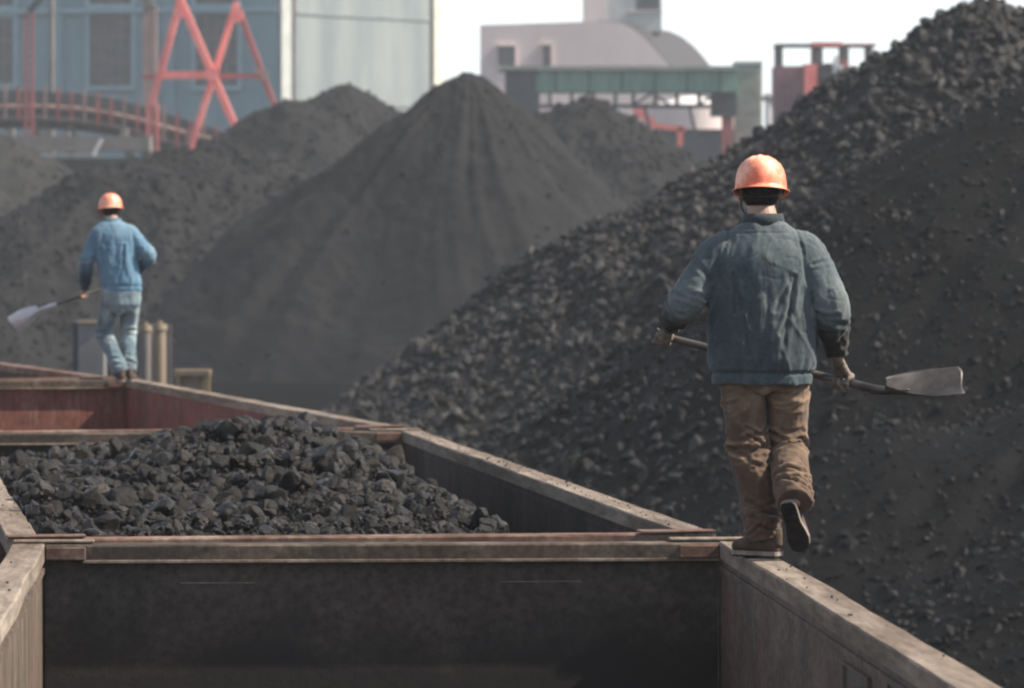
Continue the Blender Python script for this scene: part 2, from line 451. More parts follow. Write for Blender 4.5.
def wagon(origin, dirx, L, rim, label, in_l, in_r, in_far, in_near, railm, rail_h=0.075, seed=1):
    """origin: inner right corner of the near end (x, y); dirx: dx/dy of the axis. local x right, y away, z up."""
    ang = math.atan(-dirx)
    ca, sa = math.cos(ang), math.sin(ang)
    ox = origin[0] - ca * IW / 2; oy = origin[1] - sa * IW / 2
    root = empty('open_wagon', (ox, oy, 0), ang, label=label, cat='railway wagon', group='open coal wagons coupled in a train')
    fl = rim - 1.95; hw = IW / 2
    # side walls: plate with rail, ribs outside
    for sgn, m in ((1, in_r), (-1, in_l)):
        mb = MB(); x0 = sgn * (hw + 0.012); x1 = sgn * (hw + 0.035)
        mb.box((x0, 0, fl), (x1, L, rim - rail_h - 0.001))
        w = mb.build('side_wall', m, root)
        mb = MB()
        mb.box((sgn * hw, 0.0, rim - rail_h - 0.055), (sgn * (hw + 0.0115), L, rim - rail_h - 0.03))
        mb.build('seam_strip', m, w)
        mb = MB(); rail_mesh(mb, (sgn * (hw + RT / 2), -0.002, rim), (sgn * (hw + RT / 2), L + 0.002, rim), RT, rail_h, seed + sgn)
        mb.build('top_rail', railm, root, smooth=False)
        nr = 9
        for i in range(nr):
            y = 0.1 + (L - 0.2) * i / (nr - 1)
            MB().box((sgn * (hw + 0.036), y - 0.06, fl - 0.05), (sgn * (hw + 0.14), y + 0.06, rim - rail_h - 0.002)).build('wall_rib', M['outer'], w)
        mb = MB(); mb.box((sgn * (hw + 0.0355), 0.02, fl - 0.26), (sgn * (hw + 0.12), L - 0.02, fl - 0.052)); mb.build('side_sill', M['outer'], root)
    # end walls
    for yy, inward, m in ((L, -1, in_far), (0, 1, in_near)):
        # plate
        mb = MB(); y0 = yy + inward * 0.11; y1 = yy + inward * 0.08
        mb.box((-hw + 0.001, min(y0, y1), fl), (hw - 0.001, max(y0, y1), rim - 0.078))
        w = mb.build('end_wall', m, root)
        # top rail: wide flange, face, thin ledge below
        mb = MB(); rail_mesh(mb, (-hw + 0.003, yy + inward * 0.085, rim - 0.004), (hw - 0.003, yy + inward * 0.085, rim - 0.004), 0.165, 0.066, seed + 7, 0.004)
        e = mb.build('end_rail', M['endrail'] if inward < 0 else M['rail_red'], root)
        mb = MB()
        lo = yy + inward * 0.1105; hi = yy + inward * 0.178
        mb.box((-hw + 0.17, min(lo, hi), rim - 0.0855), (hw - 0.002, max(lo, hi), rim - 0.0715)); mb.build('ledge', M['rail'], e, bevel=0.002)
        for sgn in (-1, 1):
            mb = MB(); a = sgn * (hw - 0.003); b = sgn * (hw - 0.185)
            f0 = yy + inward * 0.169; f1 = yy + inward * 0.188
            mb.box((min(a, b), min(f0, f1), rim - 0.071), (max(a, b), max(f0, f1), rim - 0.012))
            mb.build('corner_bracket', M['rail_red'], root, bevel=0.005)
            mb = MB(); a = sgn * (hw - 0.22); b = sgn * (hw + RT - 0.006)
            g0 = yy - inward * 0.015; g1 = yy + inward * 0.105
            mb.box((min(a, b), min(g0, g1), rim + 0.003), (max(a, b), max(g0, g1), rim + 0.013))
            mb.build('corner_plate', M['rail_red'] if inward > 0 else railm, root, bevel=0.003)
        for i in range(5):
            x = -hw + 0.1 + (IW - 0.2) * i / 4
            a = yy + inward * 0.079; b = yy - inward * 0.0
            MB().box((x - 0.05, min(a, b), fl), (x + 0.05, max(a, b), rim - 0.074)).build('end_rib', M['outer'], w)
    mb = MB(); mb.box((-hw, 0.02, fl - 0.05), (hw, L - 0.02, fl - 0.002)); mb.build('floor', in_near, root)
    mb = MB(); mb.box((-0.25, -0.2, fl - 0.4), (0.25, L + 0.2, fl - 0.055))
    mb.box((-1.4, -0.01, fl - 0.35), (1.4, 0.15, fl - 0.055)).box((-1.4, L - 0.15, fl - 0.35), (1.4, L + 0.01, fl - 0.055))
    mb.build('underframe', M['iron'], root)
    for y in (-1, 1):
        mb = MB(); yc = 0 if y < 0 else L
        mb.box((-0.12, min(yc, yc + y * 0.3), fl - 0.33), (0.12, max(yc, yc + y * 0.3), fl - 0.1)); mb.build('coupler', M['iron'], root)
    for yc in (2.0, L - 2.0):
        mb = MB()
        for sx in (-1, 1):
            mb.box((sx * 0.95, yc - 1.1, 0.42), (sx * 1.1, yc + 1.1, 0.75))
        mb.box((-1.1, yc - 0.2, 0.5), (1.1, yc + 0.2, fl - 0.4))
        bo = mb.build('bogie', M['iron'], root, bevel=0.02)
        for dy in (-0.875, 0.875):
            mb = MB()
            mb.cyl((-1.0, yc + dy, 0.58), (1.0, yc + dy, 0.58), 0.08)
            for sx in (-1, 1):
                mb.cyl((sx * 0.68, yc + dy, 0.58), (sx * 0.80, yc + dy, 0.58), 0.42, n=28)
                mb.cyl((sx * 0.66, yc + dy, 0.58), (sx * 0.679, yc + dy, 0.58), 0.45, n=28)
            mb.build('wheelset', M['iron'], bo)
    return root, (ox, oy), ang

M['endrail'] = steel_mat('worn dark rail', (0.065, 0.054, 0.046), (0.10, 0.074, 0.060), (0.24, 0.20, 0.165), 0.5, 0.8, 0)

# near, empty wagon: the inside right corner of its far end stands at (0.927+..)
LN = 12.3
d1 = -0.0594
n1 = math.hypot(1, d1)
# far inner-right corner at px 718,row 541.5
fc = P(716, 541, 22.92)
org1 = (fc.x - d1 / n1 * LN * 1.0, fc.y - LN / n1)
w1, o1, a1 = wagon(org1, d1, LN, 3.20, 'nearest empty wagon with blackened end wall, where the worker in brown trousers walks',
                   M['inner_light'], M['inner_mid'], M['endwall'], M['inner'], M['rail'], seed=3)
w2, o2, a2 = wagon((0.823, 23.76), -0.134, 12.3, 3.18, 'wagon loaded with a heap of broken coal, second from the viewer',
                   M['inner_light'], M['inner'], M['inner'], M['outer'], M['rail'], seed=5)
w3, o3, a3 = wagon((-0.93, 36.75), -0.24, 12.2, 3.17, 'empty wagon with red oxide inside, where the far worker stands',
                   M['inner_red'], M['inner_red'], M['inner_red'], M['outer'], M['rail'], seed=9)
w4, o4, a4 = wagon((-4.05, 49.5), -0.31, 12.3, 3.16, 'farthest wagon, running off the left edge beyond the far worker',
                   M['inner_red'], M['inner'], M['inner'], M['outer'], M['rail_red'], seed=13)

# door latch pocket on the inside of the near wagon's right wall, near the lower edge of the picture
def local(root, p): return p
hw = IW / 2
mb = MB()
yl = LN - 5.0
for (y0, y1, z0, z1) in ((yl - 0.34, yl + 0.34, 3.035, 3.045), (yl - 0.34, yl + 0.34, 2.90, 2.91), (yl - 0.36, yl - 0.34, 2.90, 3.045), (yl + 0.34, yl + 0.36, 2.90, 3.045)):
    mb.box((hw - 0.006, y0, z0), (hw + 0.0115, y1, z1))
lp = mb.build('latch_frame', M['inner_mid'], w1)
mb = MB(); mb.box((hw + 0.0085, yl - 0.338, 2.912), (hw + 0.0116, yl + 0.338, 3.033)); mb.build('pocket_shade_plate', M['iron'], lp)  # flat dark plate standing in for the shaded depth of the hole
mb = MB(); mb.prism([(hw - 0.002, yl - 0.28, 2.914), (hw - 0.002, yl + 0.22, 2.914), (hw - 0.002, yl + 0.22, 2.965), (hw - 0.002, yl - 0.28, 3.005)], (0.010, 0, 0))
mb.build('latch_plate', M['inner_mid'], lp)
mb = MB(); mb.box((hw + 0.003, yl - 0.83, 2.0), (hw + 0.0115, yl - 0.81, 3.066)); mb.build('door_seam', M['iron'], w1)
# weld scars on the end wall: two thin bright scratches
for (xa, xb) in ((-0.92, -0.58), (0.53, 0.90)):
    MB().box((xa, LN - 0.1135, 3.018), (xb, LN - 0.1102, 3.0225)).build('weld_bead', M['rail'], w1)

# rails and sleepers under the train
pathc = []
for (o, a, L) in ((o1, a1, LN), (o2, a2, 12.3), (o3, a3, 12.2), (o4, a4, 12.3)):
    for t in (0, L / 2, L):
        pathc.append((o[0] - math.sin(a) * t, o[1] + math.cos(a) * t, a))
pathc.insert(0, (pathc[0][0] + 3.0, pathc[0][1] - 30, 0.03))
last = pathc[-1]
for i in range(1, 12):
    aa_ = pathc[-1][2] + 0.07
    pathc.append((pathc[-1][0] - math.sin(aa_) * 9, pathc[-1][1] + math.cos(aa_) * 9, aa_))
for sgn in (-1, 1):
    mb = MB()
    prev = None
    for (x, y, a) in pathc:
        c = Vector((x + sgn * 0.74 * math.cos(a), y + sgn * 0.74 * math.sin(a), 0.11))
        if prev: mb.bar(prev, c, 0.07, 0.13)
        prev = c
    mb.build('railway_rail', M['railtop'], kind='structure')
mb = MB(); acc = 0
for (x0, y0, a0), (x1, y1, a1_) in zip(pathc[:-1], pathc[1:]):
    Ls = math.hypot(x1 - x0, y1 - y0); nn = max(1, int(Ls / 0.62))
    for i in range(nn):
        t = (i + 0.5) / nn; x = x0 + (x1 - x0) * t; y = y0 + (y1 - y0) * t
        a = -math.atan2(x1 - x0, y1 - y0)
        c = Vector((math.cos(a), math.sin(a), 0)) * 1.25
        mb.bar(Vector((x, y, 0.03)) - c, Vector((x, y, 0.03)) + c, 0.22, 0.05)
mb.build('sleepers', M['sleeper'], kind='structure')

# coal heap in the second wagon (local frame of that wagon)
def heap_h(u, v):
    """u 0..IW from the left wall, v 0..12 along from the near end -> height below/above the rim (world z)"""
    base = 3.09 - 0.05 * np.clip(v / 12, 0, 1)
    crest = 0.30 * np.exp(-((u - 1.42) / 0.80) ** 2 - ((v - 6.3) / 3.0) ** 2)
    crest += 0.10 * np.exp(-((u - 2.0) / 0.5) ** 2 - ((v - 7.2) / 1.6) ** 2)
    left = 0.12 * np.exp(-((u - 0.1) / 0.5) ** 2 - ((v - 3.0) / 2.0) ** 2)
    st = np.interp(v, [0, 3, 6, 9, 12], [2.30, 2.32, 2.40, 2.45, 1.6])
    right = -0.85 * np.clip(u - st, 0, None) - 0.0
    far = -0.75 * np.clip(v - 9.3, 0, None) * 0.35
    return base + crest + left + right + far
def wag_pt(u, v, z, o=o2, a=a2):
    lx = u - IW / 2
    return np.stack([o[0] + np.cos(a) * lx - np.sin(a) * v, o[1] + np.sin(a) * lx + np.cos(a) * v, z], -1)
gu, gv = np.meshgrid(np.linspace(0.015, IW - 0.015, 70), np.linspace(0.13, 12.17, 240), indexing='ij')
uu = gu.ravel(); vv = gv.ravel()
hz = heap_h(uu, vv) + 0.05 * fbm(np.stack([uu * 3, vv * 3, uu * 0], 1), 4, 8) - 0.03
LV = np.stack([uu - IW / 2, vv, hz], 1)
i, j = np.meshgrid(np.arange(69), np.arange(239), indexing='ij'); i = i.ravel(); j = j.ravel()
Fc = np.stack([i * 240 + j, (i + 1) * 240 + j, (i + 1) * 240 + j + 1, i * 240 + j + 1], 1)
heap = empty('coal_heap', (o2[0], o2[1], 0), a2, label='heap of broken black coal filling the second wagon', cat='coal heap', kind='stuff')
from_np('packed_coal', LV, Fc, M['lump'], heap, True, kind='stuff')
r = np.random.default_rng(77)
n = 85000
u = r.uniform(0.05, IW - 0.05, n); v = r.uniform(0.17, 12.1, n)
q = r.uniform(0, 1, n)
s = 0.007 + 0.042 * q ** 6.5 + 0.028 * (q > 0.990) * r.uniform(0.2, 1, n)
s *= np.interp(v, [0, 2, 12], [0.75, 1.0, 1.1])
z = heap_h(u, v) + 0.05 * fbm(np.stack([u * 3, v * 3, u * 0], 1), 4, 8) + r.uniform(-0.02, 0.035, n) + s * 0.15
u = np.clip(u, s, IW - s); v = np.clip(v, 0.12 + s, None)
pos = np.stack([u - IW / 2, v, z], 1)
# a few chosen big lumps
bigs = [(0.55, 2.6, 0.14, 0.06), (1.9, 6.9, 0.15, 0.07), (2.35, 6.3, 0.16, 0.03), (1.5, 6.6, 0.13, 0.06), (0.9, 5.4, 0.12, 0.04), (2.55, 8.4, 0.12, 0.05), (1.1, 1.8, 0.10, 0.03),
        (2.3, 4.4, 0.12, 0.02), (2.75, 6.0, 0.10, 0.02), (2.62, 3.2, 0.09, 0.02), (0.2, 3.6, 0.13, 0.05)]
bp = np.array([(a - IW / 2, b, heap_h(np.array([a]), np.array([b]))[0] + d) for a, b, c, d in bigs]); bs_ = np.array([c * .62 for a, b, c, d in bigs])
pos = np.concatenate([pos, bp]); s = np.concatenate([s, bs_])
v_, f_ = scatter(pos, s, 12, big=0.036)
from_np('coal_lumps', v_, f_, M['lump'], heap, False, kind='stuff')

# coal crumbs lying on the rims
def crumbs(name, o, a, L, rim, count, seed, label):
    r = np.random.default_rng(seed)
    side = r.choice([-1, 1], count, p=[0.35, 0.65])
    x = side * (IW / 2 + r.uniform(0.01, RT - 0.01, count)); y = r.uniform(0, L, count)
    s = 0.002 + 0.007 * r.uniform(0, 1, count) ** 3
    X = o[0] + np.cos(a) * x - np.sin(a) * y; Y = o[1] + np.sin(a) * x + np.cos(a) * y
    v, f = scatter(np.stack([X, Y, rim + s * 0.4], 1), s, seed)
    from_np(name, v, f, M['lump'], None, kind='stuff', label=label, cat='coal crumbs')
crumbs('coal_crumbs', o1, a1, LN, 3.20, 60, 4, 'coal crumbs lying on the rim of the nearest wagon')
crumbs('coal_crumbs', o2, a2, 12.3, 3.18, 420, 6, 'coal crumbs lying on the rim of the coal loaded wagon')

# ------------------------------------------------------------------ background industrial buildings and machines
M['teal'] = simple('teal render', (0.15, 0.235, 0.27), (0.20, 0.29, 0.32), 0.35, 0.8, (1, 1, 0.6), bs=0.1, bd=0.05)
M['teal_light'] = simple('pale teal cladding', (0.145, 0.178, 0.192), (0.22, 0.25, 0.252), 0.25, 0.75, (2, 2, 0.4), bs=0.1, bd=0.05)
M['seam'] = simple('cladding seam', (0.14, 0.17, 0.18), (0.19, 0.22, 0.225), 1, 0.8, bs=0)
M['teal_trim'] = simple('teal trim', (0.20, 0.30, 0.335), (0.255, 0.355, 0.385), 1, 0.7, bs=0)
M['white_trim'] = simple('chalky white paint', (0.36, 0.38, 0.37), (0.45, 0.46, 0.45), 1, 0.7, bs=0)
M['cream'] = simple('cream paint', (0.55, 0.52, 0.42), (0.66, 0.63, 0.54), 1, 0.7, bs=0)
M['glass'] = simple('dusty dark window glass', (0.04, 0.045, 0.055), (0.08, 0.085, 0.095), 0.8, 0.35, (1, 1, 3), bs=0)
M['pink_white'] = simple('pinkish white wall', (0.58, 0.49, 0.47), (0.68, 0.58, 0.56), 0.3, 0.8, (1, 1, .5), bs=0)
M['roof_grey'] = simple('grey sheet roof', (0.018, 0.017, 0.019), (0.028, 0.026, 0.028), 0.8, 0.7, (1, 1, 1), bs=0.1)
M['green'] = simple('faded green sheet', (0.10, 0.20, 0.155), (0.16, 0.27, 0.21), 0.9, 0.7, (2, 1, 0.5), bs=0.1)
M['slate'] = simple('dark bluish steel', (0.03, 0.04, 0.05), (0.06, 0.07, 0.08), 1, 0.7, bs=0)
M['louvre'] = simple('weathered grey green louvre', (0.20, 0.22, 0.20), (0.30, 0.31, 0.28), 1.2, 0.8, (1, 1, 2), bs=0.1)
M['red'] = simple('sun bleached red paint', (0.74, 0.16, 0.145), (0.86, 0.28, 0.25), 0.8, 0.6, bs=0)
M['red_dark'] = simple('dusty red paint', (0.25, 0.065, 0.065), (0.36, 0.10, 0.10), 0.8, 0.7, bs=0)
M['maroon'] = simple('dusty maroon plate', (0.15, 0.07, 0.08), (0.21, 0.11, 0.12), 0.7, 0.75, bs=0.1)
M['pipe_pink'] = simple('rusty pink pipe', (0.20, 0.13, 0.115), (0.32, 0.215, 0.19), 0.7, 0.7, bs=0)
M['gantry'] = simple('dusty brown grey steel', (0.11, 0.10, 0.095), (0.18, 0.165, 0.155), 0.6, 0.8, bs=0.1)
M['concrete'] = simple('dusty concrete', (0.20, 0.195, 0.18), (0.30, 0.29, 0.27), 1.5, 0.85, (1, 1, .4), bs=0.2)
M['yellow'] = simple('dirty yellow paint', (0.15, 0.11, 0.06), (0.24, 0.18, 0.11), 4, 0.7, bs=0.1)
M['tan'] = simple('tan dusty paint', (0.15, 0.115, 0.08), (0.24, 0.19, 0.14), 3, 0.75, (1, 1, .4), bs=0.1)
M['grey_panel'] = simple('grey cabinet paint', (0.13, 0.135, 0.14), (0.20, 0.20, 0.20), 1.5, 0.6, (1, 1, .4), bs=0.1)

def window(root, c, w, h, out, along, cols, rows, trim='teal_trim', t=.28):
    """c centre on wall surface, out: outward unit, along: unit along wall"""
    c = Vector(c); out = Vector(out); al = Vector(along); up = Vector((0, 0, 1))
    def slab(mb, cx, cz, ww, hh, d0, d1):
        p = [c + al * (cx + a * ww / 2) + up * (cz + b * hh / 2) + out * d0 for a, b in ((-1, -1), (1, -1), (1, 1), (-1, 1))]
        mb.prism(p, out * (d1 - d0))
    mb = MB()
    slab(mb, 0, h / 2 + t / 2, w + 2 * t, t, 0.004, 0.22); slab(mb, 0, -h / 2 - t / 2, w + 2 * t, t, 0.004, 0.28)
    slab(mb, -w / 2 - t / 2, 0, t, h - 0.004, 0.004, 0.2); slab(mb, w / 2 + t / 2, 0, t, h - 0.004, 0.004, 0.2)
    fr = mb.build('window', M[trim], root)
    mb = MB(); slab(mb, 0, 0, w - 0.004, h - 0.004, 0.004, 0.03); mb.build('pane', M['glass'], fr)
    mb = MB()
    for i in range(1, cols): slab(mb, -w / 2 + w * i / cols, 0, 0.10, h - 0.01, 0.034, 0.09)
    for i in range(1, rows): slab(mb, 0, -h / 2 + h * i / rows, w - 0.01, 0.10, 0.095, 0.12)
    mb.build('glazing_bars', M['gantry'], fr)

# --- big teal hall: left face roughly towards the viewer, right face turned to the sun
Yc = 300.0
corner = P(279, 230, Yc); corner.z = 0
ldir = Vector((-0.985, 0.17, 0)).normalized()       # along the left face, away from the corner
rdir = Vector((0.62, 0.78, 0)).normalized()         # along the right face
TOP = 24.0
lout = Vector((-0.17, -0.985, 0)).normalized(); rout = Vector((0.78, -0.62, 0)).normalized()
hall = empty('industrial_hall', corner, label='big teal factory hall with tall dark windows at the left', cat='building')
mb = MB(); Lw, Rw = 24.0, 15.3
mb.prism([(0, 0, 0), tuple(ldir * Lw), tuple(ldir * Lw + Vector((0, 0, TOP))), (0, 0, TOP)], -lout * 0.4)
mb.build('wall', M['teal'], hall)
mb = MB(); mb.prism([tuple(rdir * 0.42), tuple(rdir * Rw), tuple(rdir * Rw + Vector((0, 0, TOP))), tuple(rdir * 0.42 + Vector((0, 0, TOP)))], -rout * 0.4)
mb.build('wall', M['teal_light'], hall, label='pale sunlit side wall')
mb = MB(); q = rdir * Rw
mb.prism([(0, 0, TOP + 0.01), tuple(ldir * Lw + Vector((0, 0, TOP + 0.01))), tuple(ldir * Lw + q + Vector((0, 0, TOP + 0.01))), tuple(q + Vector((0, 0, TOP + 0.01)))], (0, 0, 0.5))
mb.build('roof', M['roof_grey'], hall)
mb = MB(); mb.prism([tuple(rout * 0.1 + rdir * 0.0), tuple(rout * 0.1 + rdir * 0.85), tuple(rout * 0.1 + rdir * 0.85 + Vector((0, 0, TOP))), tuple(rout * 0.1 + Vector((0, 0, TOP)))], rout * 0.12)
mb.build('corner_strip', M['white_trim'], hall)
mb = MB(); mb.cyl(rdir * 1.15 + rout * 0.22, rdir * 1.15 + rout * 0.22 + Vector((0, 0, TOP)), 0.11); mb.build('downpipe', M['gantry'], hall)
mb = MB(); mb.prism([tuple(rdir * (Rw - .9) + rout * 0.05), tuple(rdir * Rw + rout * 0.05), tuple(rdir * Rw + rout * 0.05 + Vector((0, 0, TOP))), tuple(rdir * (Rw - .9) + rout * 0.05 + Vector((0, 0, TOP)))], rout * 0.2)
mb.build('corner_strip', M['cream'], hall)
for zz in (12.2, 17.6):
    MB().prism([tuple(rdir * 1.6 + rout * 0.01 + Vector((0, 0, zz))), tuple(rdir * (Rw - 1) + rout * 0.01 + Vector((0, 0, zz))), tuple(rdir * (Rw - 1) + rout * 0.01 + Vector((0, 0, zz + .12))), tuple(rdir * 1.6 + rout * 0.01 + Vector((0, 0, zz + .12)))], rout * 0.07).build('cladding_seam', M['seam'], hall)
def lw(px, py):        # point on left face in hall coordinates
    # ray through px hits plane corner + t*ldir
    k = (px - 512) / F
    t = (k * corner.y - corner.x) / (ldir.x - k * ldir.y)
    p = corner + ldir * t; z = CAM_Z - (py - 230) * p.y / F
    return ldir * t + Vector((0, 0, z))
for (x0, x1, y0, y1, c_, r_) in ((90, 132, 14, 86, 4, 3), (196, 238, 14, 86, 4, 3), (-16, 14, 18, 84, 3, 3), (90, 132, -70, 4, 4, 3), (196, 238, -70, 4, 4, 3), (-16, 14, -70, 6, 3, 3)):
    a = lw(x0, y1); b = lw(x1, y0); c = (a + b) / 2
    window(hall, c, (b - a).dot(-ldir), b.z - a.z, lout, -ldir, c_, r_)
mb = MB()
for px in (58, 170):
    a = lw(px, 0); a.z = 0
    mb.prism([tuple(a - ldir * .35 + lout * .01), tuple(a + ldir * .35 + lout * .01), tuple(a + ldir * .35 + lout * .01 + Vector((0, 0, TOP))), tuple(a - ldir * .35 + lout * .01 + Vector((0, 0, TOP)))], lout * 0.3)
mb.build('wall_pilasters', M['teal'], hall)
mb = MB(); a = lw(0, 9); 
mb.prism([tuple(lout * .32 + Vector((0, 0, a.z - .3))), tuple(ldir * Lw + lout * .32 + Vector((0, 0, a.z - .3))), tuple(ldir * Lw + lout * .32 + Vector((0, 0, a.z))), tuple(lout * .32 + Vector((0, 0, a.z)))], lout * 0.1)
mb.build('string_course', M['teal_trim'], hall)

# --- white works building with arched roof and tower
Yw = 350.0
wb = empty('works_building', P(600, 230, Yw) * 1.0, label='pinkish white works building with an arched grey roof and a square tower', cat='building')
wo_ = wb.location.copy(); wb.location.z = 0; wo_.z = 0
def W(px, py, Y=Yw): return P(px, py, Y) - wo_
prof = [W(480, 330), W(480, 25), W(600, 21), W(622, 23), W(634, 29), W(645, 38), W(656, 50), W(665, 62), W(674, 78), W(684, 100), W(690, 330)]
for p_ in prof:
    if p_.z < 0: p_.z = 0
dep = Vector((3.9, 16, 0))
mb = MB(); mb.prism(prof, (0, 0.4, 0)); mb.build('wall', M['pink_white'], wb)
mb = MB()
outer_ = [W(598, 20), W(622, 22), W(634.5, 28), W(646, 37), W(657, 49), W(666.5, 61.5), W(675.5, 77.5), W(685.5, 100), W(691.5, 330)]
for p_ in outer_:
    p_.z = max(p_.z, 0); 
for a, b in zip(outer_[:-1], outer_[1:]):
    a = a + Vector((0, .45, 0)); b = b + Vector((0, .45, 0))
    mb.prism([a, b, b + dep, a + dep], (0, 0, -0.12) if abs(a.x - b.x) > .2 else (-.12, 0, 0))
mb.build('roof', M['roof_grey'], wb)
mb = MB(); mb.prism([W(480, 330) + Vector((0, .41, 0)), W(480, 25) + Vector((0, .41, 0)), W(480, 25) + dep, (W(480, 330) + dep)], (0.3, 0, 0)); mb.build('wall', M['pink_white'], wb)
for (x0, x1, y0, y1) in ((497, 515, 46, 66), (542, 551, 45, 66)):
    a = W(x0, y1); b = W(x1, y0)
    window(wb, (a + b) / 2, b.x - a.x, b.z - a.z, (0, -1, 0), (1, 0, 0), 2 if x1 - x0 > 12 else 1, 2, 'pink_white', .08)
a = W(585, 24); b = W(661, -40)
mb = MB(); mb.box((a.x, 5.0, 18.7), (b.x + .2, 11.0, b.z)); tw = mb.build('tower', M['white_trim'], wb)
mb = MB(); c = W(611, 0); mb.box((a.x + .02, 4.9, 19.1), (c.x - .2, 4.997, b.z - .1)); mb.build('tower_panel', M['pink_white'], tw)
a = W(638, 7); b = W(661, -14); mb = MB(); mb.box((a.x, 4.94, a.z), (b.x + .05, 4.996, b.z)); mb.build('window', M['slate'], tw)
a = W(630, 7); mb = MB(); mb.box((a.x, 4.8, a.z - .12), (b.x + .3, 4.99, a.z - .02)); mb.build('tower_ledge', M['pink_white'], tw)

M['pale_steel'] = simple('bleached steel', (0.62, 0.60, 0.60), (0.74, 0.72, 0.72), 1, 0.6, bs=0)

# --- green conveyor bridge on piers
Yg = 262.0
gb = empty('conveyor_bridge', (P(500, 230, Yg).x, Yg, 0), label='green sheeted conveyor bridge crossing above the coal piles', cat='conveyor')
go = Vector((gb.location.x, Yg, 0))
def G(px, py, dy=0): 
    p = P(px, py, Yg) - go; p.y = dy; return p
def gbox(px0, py0, px1, py1, d0, d1, name, m, bevel=0, parent=gb, o=None):
    a = G(px0, py1); b = G(px1, py0)
    mb = MB(); mb.box((a.x, d0, max(a.z, 0)), (b.x, d1, b.z)); return mb.build(name, M[m], parent, bevel=bevel)
gal = gbox(540, 70.5, 738, 92, 0, 3, 'gallery', 'green')
gbox(499, 66, 739, 70.3, -.25, 3.25, 'gallery_roof', 'louvre')
mb = MB()
for i in range(6):
    a = G(556 + i * 32.8, 91.5); b = G(556 + i * 32.8, 71)
    mb.box((a.x - .04, -.06, a.z), (a.x + .04, -.003, b.z))
mb.build('gallery_seams', M['slate'], gal)
mb = MB()
a = G(540, 107); b = G(738, 104); mb.box((a.x, 0.2, a.z), (b.x, 0.5, b.z)).box((a.x, 2.5, a.z), (b.x, 2.8, b.z))
for i in range(9):
    x0 = 550 + i * 21 + (i * 5) % 4
    for yy in (.35, 2.65):
        mb.bar(G(x0, 92.5, yy), G(x0, 104, yy), .14)
        if i % 3 == 1: mb.bar(G(x0, 104, yy), G(x0 + 19, 92.5, yy), .12)
mb.build('truss', M['slate'], gb)
gbox(505, 71, 539.5, 200, .1, 3, 'pier', 'slate')
gbox(536, 74, 539.8, 92, -.05, .09, 'pier_edge', 'green')
gbox(712, 93, 737, 116, .6, 2.4, 'drive_box', 'slate')
gbox(723, 116.5, 734, 330, 1.0, 1.8, 'pier', 'red_dark')
mb = MB()
for px_ in (645, 690):
    mb.bar(G(px_, 107, .4), G(px_ + 8, 145, .4), .16)
mb.bar(G(655, 94, .1), G(672, 107, .1), .14)
mb.build('hanging_chute', M['slate'], gb)

lt = empty('louvre_tower', (P(749, 230, 264).x, 264, 0), label='narrow grey green louvred tower at the right end of the bridge', cat='tower')
mb = MB(); h1 = P(0, 64, 264).z; mb.box((-.66, 0.1, 0), (.66, 3.4, h1)); mb.build('core', M['louvre'], lt)
mb = MB(); nl = 34
for i in range(nl):
    z0 = 4 + (h1 - 4) * i / nl
    mb.prism([(-.70, .02, z0), (-.70, .09, z0), (-.70, .09, z0 + .30), (-.70, -.04, z0 + .10)], (1.4, 0, 0))
mb.build('louvres', M['louvre'], lt)
mb = MB(); mb.box((-.72, -.12, h1 + .01), (.72, 3.5, h1 + .15)); mb.build('cap', M['white_trim'], lt)

# pale tank body, red shed roof under the bridge
tk = empty('storage_tank', (P(690, 230, 290).x, 290, 0), label='pale pinkish tank glimpsed below the green bridge', cat='tank')
zt = P(0, 108, 290).z
mb = MB(); mb.cyl((0, 0, 0), (0, 0, zt), 2.6, n=40); mb.build('tank_shell', M['pink_white'], tk, smooth=False)
mb = MB(); mb.cyl((0, 0, zt), (0, 0, zt + .7), 2.6, .5, n=40); mb.build('tank_roof', M['pale_steel'], tk)
sp = P(700, 230, 285); sh = empty('low_shed', (sp.x, sp.y, 0), label='low dark shed behind the coal below the bridge', cat='building')
z1_ = P(0, 133, 285).z
mb = MB(); mb.box((-2.2, -1, 0), (2.6, 3, z1_)); mb.build('wall', M['slate'], sh)
mb = MB(); mb.box((-2.4, -1.2, z1_ + .003), (2.8, 3.2, z1_ + .2)); mb.build('roof', M['roof_grey'], sh)
cp = P(651, 120, 275); rc = empty('red_hoist', (cp.x, cp.y, 0), label='faded red sloping hoist frame below the bridge', cat='hoist')
mb = MB(); zz = cp.z
mb.bar((-.9, 0, zz + .75), (.2, 0, zz - .3), .45).bar((.1, 0, zz - .3), (1.9, 0, zz - .5), .3).bar((-.8, 0, 0), (-.8, 0, zz + .7), .3).bar((1.6, 0, 0), (1.6, 0, zz - .4), .3)
mb.build('frame', M['red'], rc)
pb = P(769, 230, 330); pl = empty('pale_post', (pb.x, pb.y, 0), label='thin pale post between the louvred tower and the red loader', cat='post')
mb = MB(); mb.cyl((0, 0, 0), (0, 0, P(0, 93, 330).z), .28); mb.build('shaft', M['pale_steel'], pl)
mb = MB(); mb.box((-.5, -.3, P(0, 101, 330).z), (.5, .3, P(0, 96, 330).z)); mb.build('bracket', M['gantry'], pl)

